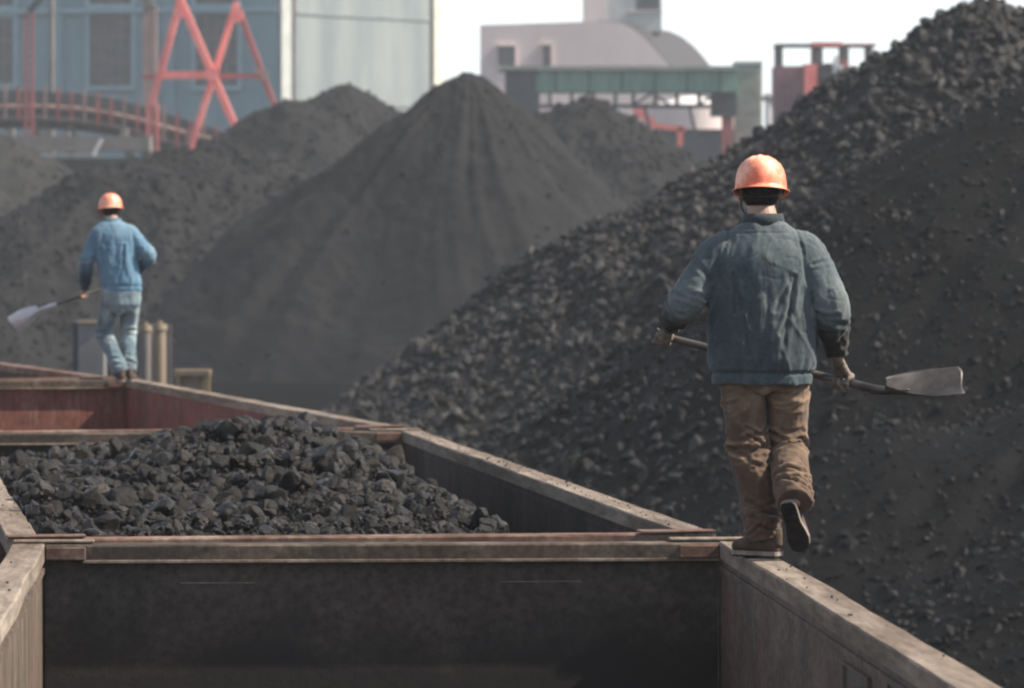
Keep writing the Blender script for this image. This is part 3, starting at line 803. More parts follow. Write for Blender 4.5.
# --- red loader with open top frame at the right, behind the coarse pile
Yr = 230.0
rl = empty('red_loader', (P(775, 230, Yr).x, Yr, 0), label='maroon loading hopper with an open frame of posts on top, behind the coarse pile', cat='loading hopper')
ro = Vector((rl.location.x, Yr, 0))
def R_(px, py, y=0):
    p = P(px, py, Yr) - ro; p.y = y; return p
def rbox(px0, py0, px1, py1, d0, d1, mb):
    a = R_(px0, py1); b = R_(px1, py0); mb.box((a.x, d0, max(a.z, 0)), (b.x, d1, b.z)); return mb
rbox(775, 66, 804, 400, 0, 3, MB()).build('hopper_body', M['maroon'], rl)
rbox(804.2, 64, 817, 400, -.15, 2.6, MB()).build('hopper_edge', M['red'], rl)
rbox(817.2, 66, 862, 400, .6, 2.5, MB()).build('drive_house', M['maroon'], rl)
for (x0, x1) in ((777, 783), (814, 823), (842, 849), (868, 873)):
    for dy in (0.1, 2.2): rbox(x0, 46.2, x1, 66, dy, dy + .3, MB()).build('frame_post', M['gantry'], rl)
mb = MB(); rbox(776, 43.5, 812, 46, 0, 2.6, mb); mb.build('top_beam', M['gantry'], rl)
mb = MB(); rbox(812.2, 42, 842, 46, -.05, 2.7, mb); mb.build('top_beam', M['red'], rl)
mb = MB(); rbox(842.2, 43.5, 876, 46, 0, 2.6, mb); mb.build('top_beam', M['red_dark'], rl)
mb = MB(); 
mb.cyl(R_(828, 72, .1), R_(828, 72, .55), .42, n=24); mb.build('pulley_wheel', M['slate'], rl)
mb = MB(); mb.bar(R_(822, 90, .3), R_(846, 58, .3), .32).bar(R_(845, 60, .2), R_(852, 84, .2), .26); mb.build('jib', M['red_dark'], rl)
mb = MB(); mb.bar(R_(832, 62, -.1), R_(850, 74, -.1), .22).bar(R_(836, 56, -.1), R_(834, 78, -.1), .18); mb.build('counter_arm', M['pale_steel'], rl)

# --- red crane legs (A-frame) at the left
Yk = 240.0
cr = empty('red_crane', (P(205, 230, Yk).x, Yk, 0), label='sun bleached red crane with crossing legs in front of the teal hall', cat='crane')
co = Vector((cr.location.x, Yk, 0))
def K(px, py, y=0):
    p = P(px, py, Yk) - co; p.y = y; return p
def leg(a, b, w, m, name='leg', y0=0, y1=0):
    mb = MB(); mb.bar(K(*a, y0), K(*b, y1), w, w * .8); return mb.build(name, M[m], cr, bevel=.02)
leg((183, -10), (151, 106), .40, 'red')
leg((180, -2), (236, 128), .44, 'red', y0=-.5, y1=-.5)
leg((236, 2), (189, 150), .36, 'red', y0=.6, y1=.6)
leg((237, 8), (278, 118), .34, 'red_dark', y0=1.3, y1=1.3)
mb = MB(); mb.bar(K(160, 75, .1), K(213, 75, .1), .36); mb.build('cross_beam', M['red'], cr)
mb = MB(); mb.bar(K(213.2, 76, .1), K(262, 76, .1), .22); mb.build('cross_beam', M['red_dark'], cr)
mb = MB(); mb.bar(K(140, 76, 1.2), K(160, 76, 1.2), .2); mb.build('cross_beam', M['red_dark'], cr)
for (x, y, s_, dy) in ((213, 75, .34, -.85), (260, 74, .34, .95), (237, 15, .36, .3), (181, 14, .26, -.8)):
    mb = MB(); mb.cyl(K(x, y, dy), K(x, y, dy - .14), s_, n=8); mb.build('joint_plate', M['pipe_pink'] if x == 260 else M['red'], cr)
for px in (147.5, 157.5):
    mb = MB(); mb.bar(K(px, 104, 0), K(px, 330, 0), .14); mb.build('ladder_rail', M['red'], cr)
mb = MB()
for i in range(16): mb.bar(K(147.5, 108 + i * 5, 0), K(157.5, 108 + i * 5, 0), .07)
mb.build('ladder_rungs', M['red'], cr)
leg((186, 130), (186, 330), .2, 'pipe_pink', y0=.6, y1=.6)

hc = P(150, 230, 262); hp = empty('hoist_column', (hc.x, hc.y, 0), label='pale pinkish column left of the red crane legs', cat='column')
mb = MB(); mb.box((-.34, -.2, 0), (.0, .2, P(0, 6, 262).z)).box((.08, -.2, 0), (.36, .2, P(0, 6, 262).z)); mb.build('shaft', M['pipe_pink'], hp)
mb = MB(); z_ = P(0, 8, 262).z; mb.bar((.0, -.3, z_), (-.7, -.3, z_ + 2.0), .5); mb.build('head', M['gantry'], hp)
hc = P(29, 230, 236); hp = empty('red_mast', (hc.x, hc.y, 0), label='thin dusty red mast near the left edge', cat='mast')
zt = P(0, 12, 236).z
mb = MB(); mb.bar((-.15, 0, 0), (-.15, 0, zt), .12).bar((.17, 0, 0), (.17, 0, zt), .12)
for i in range(40): mb.bar((-.15, 0, i * zt / 40), (.17, 0, (i + .8) * zt / 40), .06)
mb.build('shaft', M['red_dark'], hp)
mb = MB(); mb.bar((0, -.1, zt), (.6, -.1, zt + .7), .3).bar((.5, -.1, zt + .6), (1.0, -.1, zt + 2), .2); mb.build('lamp_arm', M['slate'], hp)
bl = P(52, 230, 250); bp_ = empty('grey_pole', (bl.x, bl.y, 0), label='slim grey pole just right of the dusty red mast', cat='pole')
mb = MB(); mb.cyl((0, 0, 0), (0, 0, P(0, -20, 250).z), .16, .12); mb.build('shaft', M['gantry'], bp_)
mb = MB(); mb.box((-.4, -.3, 0), (.4, .3, .5)); mb.build('footing', M['concrete'], bp_)

# --- curved conveyor with handrail in front of the hall
Yv = 244.0
pts = [(-40, 90, 106), (0, 92, 107), (40, 92, 107), (75, 94, 109), (110, 99, 114), (145, 108, 122), (180, 119, 132), (215, 130, 141), (228, 135, 146)]
cv = empty('curved_conveyor', (P(90, 230, Yv).x, Yv, 0), label='dark curved conveyor gallery with a rusty pink pipe and red posts', cat='conveyor')
vo = Vector((cv.location.x, Yv, 0))
def Vp(px, py, y=0):
    p = P(px, py, Yv) - vo; p.y = y; return p
def ribbon(dt, db, y0, y1, name, m):
    mb = MB()
    for (a, b) in zip(pts[:-1], pts[1:]):
        mb.prism([Vp(a[0], a[1] + dt, y0), Vp(b[0], b[1] + dt, y0), Vp(b[0], b[1] + db, y0), Vp(a[0], a[1] + db, y0)], (0, y1 - y0, 0))
    bmesh.ops.remove_doubles(mb.bm, verts=mb.bm.verts, dist=.001)
    return mb.build(name, M[m], cv)
ribbon(-1, 11, 0.3, 2.5, 'belt_cover', 'slate')
ribbon(11.2, 36, 0.8, 2.2, 'belt_underside', 'slate')
ribbon(23, 28, -.2, .6, 'side_beam', 'gantry')
mb = MB()
for a, b in zip(pts[:-1], pts[1:]): mb.cyl(Vp(a[0], a[2], -.1), Vp(b[0], b[2], -.1), .13)
mb.build('pipe', M['pipe_pink'], cv)
for i in range(17):
    px = 6 + i * 13.2
    t = np.interp(px, [p[0] for p in pts], [p[1] for p in pts])
    mb = MB(); mb.bar(Vp(px, t - 8 + 3 * ((i * 7) % 3), -.3), Vp(px, t + 28, -.3), .12); mb.build('post', M['red_dark'] if i % 3 else M['pipe_pink'], cv)
for px in (-20, 34, 70, 128, 175):
    t = np.interp(px, [p[0] for p in pts], [p[1] for p in pts])
    mb = MB(); mb.bar(Vp(px, t + 28.5, .8), Vp(px, 330, .8), .4); mb.build('support', M['gantry'], cv)
# brown gantry beam below
gq = P(40, 145, 234); ga = empty('brown_gantry', (gq.x, gq.y, 0), label='long dusty brown gantry beam below the curved conveyor', cat='gantry')
def Q(px, py, y=0):
    p = P(px, py, 234) - Vector((gq.x, 234, 0)); p.y = y; return p
a = Q(-60, 151); b = Q(150, 136)
mb = MB(); mb.box((a.x, 0, a.z), (b.x, 1.5, b.z)); mb.build('beam', M['gantry'], ga)
mb = MB(); a = Q(20, 157.5); b = Q(97, 153.6); mb.box((a.x, -.4, a.z), (b.x, 1.0, b.z)); mb.build('walkway', M['concrete'], ga)
mb = MB(); mb.bar(Q(94, 156, -.6), Q(103, 139, -.6), .14); mb.build('brace', M['pale_steel'], ga)
mb = MB()
for px in (-20, 18, 145): mb.bar(Q(px, 151.5, .7), Q(px, 330, .7), .4)
mb.build('legs', M['gantry'], ga)
mb = MB(); a = Q(20, 190); b = Q(150, 158); mb.box((a.x, 1.6, 0), (b.x, 3.0, b.z)); mb.build('back_plate', M['slate'], ga)
mb = MB(); 
for px in (6, 40, 46, 62, 120): mb.box(tuple(Q(px, 136, .2)), tuple(Q(px + 7, 128 + (px % 3) * 2, .9)))
mb.build('rollers', M['pale_steel'] if False else M['gantry'], ga)

# --- machinery posts behind the far worker
cq = P(88, 321, 78); cb = empty('grey_control_cabinet', (cq.x, cq.y, 0), label='tall grey metal cabinet behind the far worker legs', cat='cabinet')
zt = cq.z
mb = MB(); mb.box((-.14, -.2, 0), (.27, .25, zt - .05)); mb.build('cabinet_body', M['grey_panel'], cb, bevel=.01)
mb = MB(); mb.box((-.23, -.12, 0), (-.143, .22, zt)); mb.build('side_duct', M['slate'], cb)
mb = MB(); mb.box((-.16, -.23, zt - .046), (.29, .27, zt)); mb.build('lid', M['tan'], cb)
def post(px0, px1, pt, Y, label, m, name='pump_post', cap=True):
    c = P((px0 + px1) / 2, pt, Y); w = (px1 - px0) * Y / F
    e = empty(name, (c.x, c.y, 0), label=label, cat='post')
    mb = MB(); mb.cyl((0, 0, 0), (0, 0, c.z - .12), w / 2, n=24); mb.build('shaft', M[m], e)
    mb = MB(); mb.cyl((0, 0, c.z - .118), (0, 0, c.z - .03), w * .62, w * .55, n=24).cyl((0, 0, c.z - .03), (0, 0, c.z + .02), w * .2, n=12); mb.build('cap', M['tan'], e)
    return e
post(140, 151, 323, 76, 'tan standpipe with a bright cap, left one of the pair by the far worker', 'gantry')
post(153, 166, 322, 76.4, 'tan standpipe, right one of the pair by the far worker', 'tan')
mq = P(156, 328, 77); mo = empty('pipe_manifold', (mq.x, mq.y, 0), label='low manifold bar joining the two standpipes', cat='pipe manifold')
mb = MB(); mb.bar((-.28, 0, mq.z), (.24, 0, mq.z), .09).bar((.2, 0, mq.z), (.2, 0, 0), .07); mb.build('bar', M['gantry'], mo)
mb = MB(); mb.cyl((-.13, -.18, mq.z - .12), (-.13, -.02, mq.z - .12), .11, n=12); mb.build('valve_wheel', M['yellow'], mo)
yq = P(192, 370, 70); yf = empty('yellow_frame', (yq.x, yq.y, 0), label='low dirty yellow guard frame rising behind the wagon rim', cat='guard frame')
mb = MB(); zt = yq.z
for sx in (-.2, .2):
    for sy in (0, .3): mb.box((sx - .04, sy - .04, 0), (sx + .04, sy + .04, zt - .07))
mb.build('posts', M['yellow'], yf)
mb = MB(); mb.box((-.25, -.06, zt - .068), (.25, .36, zt)); mb.build('top_plate', M['yellow'], yf)
mb = MB(); mb.box((-.155, .05, .5), (.155, .26, zt - .1)); mb.build('inner_box', M['tan'], yf)

# ------------------------------------------------------------------ people
def vec(*a): return np.array(a, float)
def unit(v): v = np.asarray(v, float); return v / np.linalg.norm(v)
def loft(bm, secs, n=20, power=2.0):
    """secs: (centre, axisA, axisB) full half-axis vectors; closed tube"""
    rings = []
    for c, a, b in secs:
        c, a, b = map(np.asarray, (c, a, b)); ring = []
        for i in range(n):
            t = 2 * math.pi * i / n; ct, st = math.cos(t), math.sin(t)
            e = 2.0 / power
            x = math.copysign(abs(ct) ** e, ct); y = math.copysign(abs(st) ** e, st)
            ring.append(bm.verts.new(c + a * x + b * y))
        rings.append(ring)
    for r0, r1 in zip(rings[:-1], rings[1:]):
        for i in range(n): bm.faces.new((r0[i], r0[(i + 1) % n], r1[(i + 1) % n], r1[i]))
    bm.faces.new(rings[0][::-1]); bm.faces.new(rings[-1])
def chain(bm, pts, rad, n=18, flat=1.0, ref=(0, 1, 0), sub=4, round_ends=True):
    """smooth tube through pts with radii (Catmull-Rom)"""
    P_ = [np.asarray(p, float) for p in pts]; rad = [r if isinstance(r, (tuple, list)) else (r, r) for r in rad]
    Q_ = []; Rr = []
    ext = [2 * P_[0] - P_[1]] + P_ + [2 * P_[-1] - P_[-2]]
    er = [rad[0]] + rad + [rad[-1]]
    for i in range(1, len(ext) - 2):
        for k_ in range(sub):
            t = k_ / sub
            cr_ = lambda a, b, c, d: 0.5 * (2 * b + (c - a) * t + (2 * a - 5 * b + 4 * c - d) * t * t + (3 * b - a - 3 * c + d) * t ** 3)
            Q_.append(cr_(ext[i - 1], ext[i], ext[i + 1], ext[i + 2]))
            Rr.append(tuple(er[i][m] * (1 - t) + er[i + 1][m] * t for m in (0, 1)))
    Q_.append(P_[-1]); Rr.append(rad[-1])
    secs = []
    ref = unit(ref)
    T = [unit(Q_[min(i + 1, len(Q_) - 1)] - Q_[max(i - 1, 0)]) for i in range(len(Q_))]
    for i, (q, rr, t) in enumerate(zip(Q_, Rr, T)):
        b = ref - t * ref.dot(t)
        if np.linalg.norm(b) < .15: b = vec(1, 0, 0) - t * t[0]
        b = unit(b); a = np.cross(b, t)
        secs.append((q, a * rr[0], b * rr[1]))
    if round_ends:
        q, a, b = secs[0]; m = (np.linalg.norm(a) + np.linalg.norm(b)) / 2
        pre = [(q - T[0] * m * .75, a * .35, b * .35), (q - T[0] * m * .45, a * .8, b * .8)]
        q, a, b = secs[-1]; m = (np.linalg.norm(a) + np.linalg.norm(b)) / 2
        post_ = [(q + T[-1] * m * .45, a * .8, b * .8), (q + T[-1] * m * .75, a * .35, b * .35)]
        secs = pre + secs + post_
    loft(bm, secs, n)
def ball(bm, c, r, rot=None, seg=16):
    res = bmesh.ops.create_uvsphere(bm, u_segments=seg, v_segments=seg // 2 + 2, radius=1)
    X = Matrix.Translation(Vector(c)) @ (rot or Matrix.Identity(4)) @ Matrix.Diagonal((*r, 1))
    bmesh.ops.transform(bm, matrix=X, verts=res['verts'])
def remesh(bm, voxel, smooth_iter=3):
    bmesh.ops.recalc_face_normals(bm, faces=bm.faces)
    me = bpy.data.meshes.new('tmp'); bm.to_mesh(me); bm.free()
    o = bpy.data.objects.new('tmp', me); C.link(o)
    md = o.modifiers.new('r', 'REMESH'); md.mode = 'VOXEL'; md.voxel_size = voxel
    if smooth_iter:
        s_ = o.modifiers.new('s', 'SMOOTH'); s_.iterations = smooth_iter; s_.factor = .5
    dg = bpy.context.evaluated_depsgraph_get(); ev = o.evaluated_get(dg)
    out = bpy.data.meshes.new_from_object(ev)
    bpy.data.objects.remove(o); bpy.data.meshes.remove(me)
    return out
def co(me):
    a = np.empty(len(me.vertices) * 3, np.float32); me.vertices.foreach_get('co', a); return a.reshape(-1, 3).astype(float)
def nrm(me):
    a = np.empty(len(me.vertices) * 3, np.float32); me.vertex_normals.foreach_get('vector', a); return a.reshape(-1, 3).astype(float)
def setco(me, V):
    me.vertices.foreach_set('co', V.astype(np.float32).ravel()); me.update()
def polydist(V, pts):
    d = np.full(len(V), 9.0)
    for a, b in zip(pts[:-1], pts[1:]):
        a = np.asarray(a, float); b = np.asarray(b, float); ab = b - a
        t = np.clip(((V - a) @ ab) / (ab @ ab), 0, 1)
        d = np.minimum(d, np.linalg.norm(V - a - t[:, None] * ab, axis=1))
    return d
def fold(V, pts, w, amp):
    """a crease along pts: valley of depth amp with raised lips"""
    d = polydist(V, pts) / w
    return -amp * np.exp(-(d * 1.15) ** 1.3) + amp * 0.45 * np.exp(-((d - 2.0) / 1.0) ** 2)
def attr(me, name, val):
    at = me.attributes.new(name, 'FLOAT', 'POINT'); at.data.foreach_set('value', val.astype(np.float32))

def cloth_mat(name, a, b, faded, dirt_shade, scale=5, weave=160, rough=0.9):
    m, nt, p = new_mat(name)
    col = ramp(nt, noise_node(nt, scale, 5, .6), [(.35, a), (.65, b)])
    at = nt.nodes.new('ShaderNodeAttribute'); at.attribute_name = 'fade'
    col = mixc(nt, at.outputs['Fac'], col, faded)
    at2 = nt.nodes.new('ShaderNodeAttribute'); at2.attribute_name = 'dirt_shade'
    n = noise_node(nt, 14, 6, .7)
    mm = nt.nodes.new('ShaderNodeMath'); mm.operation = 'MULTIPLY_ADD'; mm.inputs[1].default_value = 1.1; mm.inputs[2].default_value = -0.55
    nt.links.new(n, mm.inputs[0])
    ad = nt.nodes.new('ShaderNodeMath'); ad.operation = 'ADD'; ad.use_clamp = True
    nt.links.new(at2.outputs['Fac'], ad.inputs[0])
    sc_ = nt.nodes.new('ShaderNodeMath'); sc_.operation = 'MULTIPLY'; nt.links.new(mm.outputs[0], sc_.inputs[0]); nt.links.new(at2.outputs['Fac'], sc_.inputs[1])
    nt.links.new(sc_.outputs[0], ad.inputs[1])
    col = mixc(nt, ad.outputs[0], col, dirt_shade)
    n4 = noise_node(nt, 60, 4, .7)
    col = mixc(nt, 1.0, col, ramp(nt, n4, [(.3, (.78,) * 3), (.7, (1.18,) * 3)]), 'MULTIPLY')
    nt.links.new(col, p.inputs['Base Color']); p.inputs['Roughness'].default_value = rough
    p.inputs['Sheen Weight'].default_value = .15; p.inputs['Specular IOR Level'].default_value = .2
    bump(nt, p, noise_node(nt, weave, 3, .6), .25, .003)
    return m
M['skin'] = simple('weathered skin', (0.24, 0.145, 0.105), (0.36, 0.225, 0.17), 12, .55, bs=.15, bd=.002)
M['hair'] = simple('black hair', (0.010, 0.009, 0.009), (0.022, 0.02, 0.018), 90, .8, (1, 1, .2), bs=.6, bd=.004)
M['hair'].node_tree.nodes['Principled BSDF'].inputs['Specular IOR Level'].default_value = .1
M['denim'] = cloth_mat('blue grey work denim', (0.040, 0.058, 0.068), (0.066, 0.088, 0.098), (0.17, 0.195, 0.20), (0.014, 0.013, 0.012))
M['khaki'] = cloth_mat('brown work trousers cloth', (0.066, 0.042, 0.029), (0.115, 0.074, 0.051), (0.31, 0.215, 0.15), (0.038, 0.022, 0.016), 7)
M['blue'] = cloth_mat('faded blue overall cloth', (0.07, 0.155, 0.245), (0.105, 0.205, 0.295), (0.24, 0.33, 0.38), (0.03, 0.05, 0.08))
M['blue_trousers'] = cloth_mat('pale blue trousers cloth', (0.10, 0.165, 0.205), (0.16, 0.23, 0.265), (0.36, 0.41, 0.42), (0.03, 0.045, 0.06))
M['shoe'] = simple('dark brown shoe suede', (0.045, 0.027, 0.02), (0.085, 0.055, 0.04), 18, .8, bs=.3, bd=.003)
M['rubber'] = simple('worn black rubber', (0.012, 0.010, 0.010), (0.03, 0.027, 0.025), 25, .85, bs=.3, bd=.004)
M['rubber'].node_tree.nodes['Principled BSDF'].inputs['Specular IOR Level'].default_value = .1
M['sole_edge'] = simple('grimy pale sole edge', (0.14, 0.115, 0.095), (0.26, 0.22, 0.19), 20, .8)
def helmet_mat():
    m, nt, p = new_mat('scuffed orange helmet plastic')
    n = noise_node(nt, 9, 6, .62)
    col = ramp(nt, n, [(.36, (0.74, .15, .07)), (.50, (.84, .26, .15)), (.68, (.92, .56, .40))])
    n2 = noise_node(nt, 40, 5, .7)
    col = mixc(nt, ramp(nt, n2, [(.54, (0, 0, 0)), (.74, (.8, .8, .8))]), col, (.20, .09, .055))
    nt.links.new(col, p.inputs['Base Color']); p.inputs['Roughness'].default_value = .45
    bump(nt, p, n2, .1, .002); return m
M['helmet'] = helmet_mat()
M['strap'] = simple('black strap webbing', (0.012, .012, .012), (0.03, .03, .03), 40, .8)
M['shaft_wood'] = simple('grimy worn shovel shaft', (0.13, 0.10, 0.08), (0.30, 0.245, 0.20), 9, .45, (1, 1, 1), bs=.2, bd=.003)
M['shaft_dark'] = simple('dark grimy shovel shaft', (0.05, 0.045, 0.042), (0.12, 0.105, 0.095), 9, .4, (1, 1, 1), bs=.2, bd=.003)
M['blade'] = simple('scoured shovel steel', (0.035, 0.033, 0.034), (0.10, 0.092, 0.09), 9, .42, (1, 1, 1), bs=.3, bd=.003, metal=.55)
M['blade_light'] = simple('bright worn shovel steel', (0.42, 0.43, 0.46), (0.62, 0.63, 0.66), 6, .5, bs=0, metal=.3)

def hand(bm, wrist, G_, s, nrm_sign, shaft_r=0.018, k=1.0):
    """hand closing round a shaft: G_ point on the shaft, s shaft direction (index finger side)"""
    a = G_ - wrist; s = unit(s); a = unit(a - s * a.dot(s)); n_ = np.cross(a, s) * nrm_sign
    R0 = shaft_r + 0.0115 * k
    def pt(th, off, rr=R0): return G_ + s * off + (n_ * math.cos(th) + a * math.sin(th)) * rr
    # palm
    kn = pt(math.radians(18), 0, R0 + .004)
    mid = (wrist * .45 + kn * .55) + n_ * .006
    loft(bm, [(wrist - a * .03, s * .024 * k, n_ * .019 * k), (wrist, s * .027 * k, n_ * .020 * k), (mid, s * .040 * k, n_ * .0175 * k), (kn, s * .042 * k, n_ * .013 * k), (kn + a * .008, s * .034 * k, n_ * .008)], 16)
    offs = (.031, .010, -.011, -.031); ln = (1.0, 1.08, 1.03, .88)
    for o_, l_ in zip(offs, ln):
        th = [math.radians(x * l_) for x in (12, 62, 118, 168, 215)]
        rr = [R0 + .004, R0 + .006, R0 + .002, R0, R0 - .002]
        chain(bm, [pt(t, o_ * k, r_) for t, r_ in zip(th, rr)], [(.0100 * k, .0100 * k), (.0098 * k, .0098 * k), (.0088 * k, .0088 * k), (.0082 * k, .0082 * k), (.0068 * k, .0068 * k)], 10, sub=2, ref=s)
    th0 = wrist * .35 + G_ * .65 + s * .034 * k + n_ * .008
    chain(bm, [wrist * .62 + G_ * .38 + s * .022, th0, pt(math.radians(-62), .044 * k, R0 + .003), pt(math.radians(-118), .034 * k, R0 + .004), pt(math.radians(-165), .022 * k, R0 + .006)],
          [.015 * k, .0135 * k, .0115 * k, .0105 * k, .008 * k], 10, sub=3, ref=n_)

def head_geo(bm, c, fwd, up):
    """c: centre of the skull; face looks along fwd"""
    up = unit(up); fwd = unit(np.asarray(fwd, float) - up * np.dot(fwd, up)); rt = np.cross(fwd, up)
    def at(x, y, z): return c + rt * x + fwd * y + up * z
    prof = [(-.115, .018, .020, .045), (-.108, .034, .032, .04), (-.09, .048, .052, .028), (-.06, .058, .075, .012), (-.02, .066, .088, .004), (.02, .073, .094, 0), (.05, .075, .095, -.002),
            (.08, .068, .086, -.004), (.10, .052, .066, -.005), (.113, .028, .036, -.005), (.117, .010, .012, -.005)]
    loft(bm, [(at(0, dy, z), rt * rx, fwd * ry) for z, rx, ry, dy in prof], 26)
    chain(bm, [at(0, .082, .03), at(0, .096, .005), at(0, .112, -.022), at(0, .098, -.032)], [.008, .010, .014, .008], 10, sub=2)
    for sx in (-1, 1):
        ball(bm, at(sx * .011, .098, -.028), (.008, .008, .006))
        ball(bm, at(sx * .030, .080, .012), (.0125, .0125, .0125))
        chain(bm, [at(sx * .015, .092, .030), at(sx * .046, .080, .032)], [.006, .005], 8, sub=2)
        ball(bm, at(sx * .038, .062, -.02), (.024, .024, .022))
        # ear
        chain(bm, [at(sx * .075, -.004, .022), at(sx * .086, -.014, .016), at(sx * .086, -.014, -.012), at(sx * .076, -.002, -.026)], [(.008, .012)] * 4, 10, sub=2)
    chain(bm, [at(-.024, .082, -.058), at(0, .094, -.056), at(.024, .082, -.058)], [.005, .007, .005], 8, sub=2)
    chain(bm, [at(-.020, .082, -.067), at(0, .092, -.068), at(.020, .082, -.067)], [.005, .0075, .005], 8, sub=2)
    ball(bm, at(0, .078, -.096), (.020, .018, .014))

def build_person(root_loc, rz, label, J, pal, vox_b, vox_c, torso, thick, seed, det=1.0):
    root_name = 'person'
    bm = bmesh.new()
    hc, fwd, up = J['head'], J['fwd'], J['up']
    head_geo(bm, hc, fwd, up)
    nb = J['neck']
    chain(bm, [nb - up_(up) * .03, nb, hc - up_(up) * .06 - unit(fwd) * .012], [.078, .064, .060], 18)
    sh = {}
    for sd in ('L', 'R'):
        s_, e_, w_ = J['sh' + sd], J['el' + sd], J['wr' + sd]
        chain(bm, [s_ * .7 + nb * .3, s_, (s_ + e_) / 2, e_, e_ * .4 + w_ * .6, w_], [.042, .048, .044, .038, .036, .024], 16)
        hand(bm, w_, J['gr' + sd], J['shaftdir'] * J['idx' + sd], J['ns' + sd], J['shr'])
        h_, k_, a_ = J['hip' + sd], J['kn' + sd], J['an' + sd]
        chain(bm, [h_, (h_ + k_) / 2, k_, k_ * .65 + a_ * .35, a_], [.085, .070, .052, .052, .036], 16)
        t_ = J['toe' + sd]
        chain(bm, [a_, a_ * .7 + (J['heel' + sd] + unit(J['footup' + sd]) * .045) * .3, (t_ * .5 + J['heel' + sd] * .5) + unit(J['footup' + sd]) * .035], [.030, .026, .016], 12)
    pel, chest = J['pelvis'], J['chest']
    chain(bm, [pel, (pel + chest) / 2, chest, nb * .75 + chest * .25], [(.125, .085), (.125, .085), (.150, .095), (.085, .055)], 22)
    body_me = remesh(bm, vox_b, 2)
    body = link_mesh(root_name, body_me, M['skin'], None, True, label=label, cat='person')
    body.location = root_loc; body.rotation_euler = (0, 0, rz)
    if pal.get('glove'):
        body_me.materials.append(pal['glove'])
        Vb = co(body_me); dg_ = np.minimum(np.linalg.norm(Vb - (J['grL'] * .7 + J['wrL'] * .3), axis=1), np.linalg.norm(Vb - (J['grR'] * .7 + J['wrR'] * .3), axis=1)) < .115
        mi = np.array([1 if dg_[pl__.vertices[0]] else 0 for pl__ in body_me.polygons], np.int32)
        body_me.polygons.foreach_set('material_index', mi)

    # hair
    upv = unit(up); fw = unit(np.asarray(fwd) - upv * np.dot(fwd, upv)); rt = np.cross(fw, upv)
    def at(x, y, z): return hc + rt * x + fw * y + upv * z
    bm = bmesh.new()
    loft(bm, [(at(0, -.030, -.052), rt * .058, fw * .052), (at(0, -.026, -.035), rt * .070, fw * .072), (at(0, -.016, 0), rt * .0775, fw * .086), (at(0, -.008, .04), rt * .080, fw * .094), (at(0, -.006, .085), rt * .070, fw * .086), (at(0, -.006, .112), rt * .03, fw * .04)], 24)
    hm = remesh(bm, .004, 2); link_mesh('hair', hm, M['hair'], body, True)
    # helmet: dome of revolution with ridge and flared brim, slightly tipped
    bm = bmesh.new()
    tip = J.get('tip', 0.06)
    hu = unit(upv + fw * -tip * 0); 
    def hp_(x, y, z): return hc + rt * x + fw * (y - .004) + hu * (z + .018 + tip * y)
    prof = [(1.00, 0.0), (1.0, .012), (.985, .035), (.95, .062), (.88, .088), (.76, .110), (.58, .128), (.36, .139), (.14, .143), (.0, .1435)]
    nseg = 48; rings = []
    RX, RY = .112, .128
    for fr, z in prof[:-1]:
        ring = []
        for i in range(nseg):
            t = 2 * math.pi * i / nseg; x = RX * fr * math.cos(t); y = RY * fr * math.sin(t)
            rdg = .006 * math.exp(-(x / .012) ** 2) * (z > .05) + .004 * math.exp(-((abs(x) - .035) / .008) ** 2) * (z > .06)
            ring.append(bm.verts.new(hp_(x, y, z + rdg)))
        rings.append(ring)
    # brim rings (outward, inward underneath, and inner liner)
    def brim(ex, z, lift=0):
        ring = []
        for i in range(nseg):
            t = 2 * math.pi * i / nseg; pk = max(0, math.sin(t)) ** 2
            e = ex * (1 + 2.3 * pk)
            ring.append(bm.verts.new(hp_((RX + e) * math.cos(t), (RY + e) * math.sin(t), z - .10 * e * 4 * (1) + lift)))
        return ring
    b1 = brim(.004, .001); b2 = brim(.013, -.002); b3 = brim(.013, -.0055); b4 = brim(.0, -.006)
    inner = []
    for fr, z in ((.965, .0), (.92, .055), (.70, .10), (.3, .125)):
        inner.append([bm.verts.new(hp_(RX * fr * math.cos(2 * math.pi * i / nseg), RY * fr * math.sin(2 * math.pi * i / nseg), z)) for i in range(nseg)])
    seq = inner[::-1] + [b4, b3, b2, b1] + rings
    for r0, r1 in zip(seq[:-1], seq[1:]):
        for i in range(nseg): bm.faces.new((r0[i], r0[(i + 1) % nseg], r1[(i + 1) % nseg], r1[i]))
    bm.faces.new(seq[0][::-1]); bm.faces.new(seq[-1])
    bmesh.ops.recalc_face_normals(bm, faces=bm.faces)
    me = bpy.data.meshes.new('helmet'); bm.to_mesh(me); bm.free()
    hel = link_mesh('helmet', me, pal['helmet'], body, True)
    bm = bmesh.new()
    for sx in (-1, 1):
        chain(bm, [hp_(sx * .104, -.02, -.002), at(sx * .088, -.012, -.02), at(sx * .080, .01, -.07), at(sx * .045, .055, -.118)], [(.0035, .007)] * 4, 8, sub=3)
    chain(bm, [at(-.045, .055, -.118), at(0, .065, -.122), at(.045, .055, -.118)], [(.0035, .007)] * 3, 8, sub=2)
    chain(bm, [hp_(-.098, -.045, -.006), at(-.076, -.075, -.01), at(0, -.105, -.018), at(.076, -.075, -.01), hp_(.098, -.045, -.006)], [(.003, .008)] * 5, 8, sub=3)
    me = remesh(bm, .003, 1); link_mesh('chin_strap', me, M['strap'], hel, True)

    # jacket
    bm = bmesh.new()
    tz = [t_[0][2] for t_ in torso]; dense = []
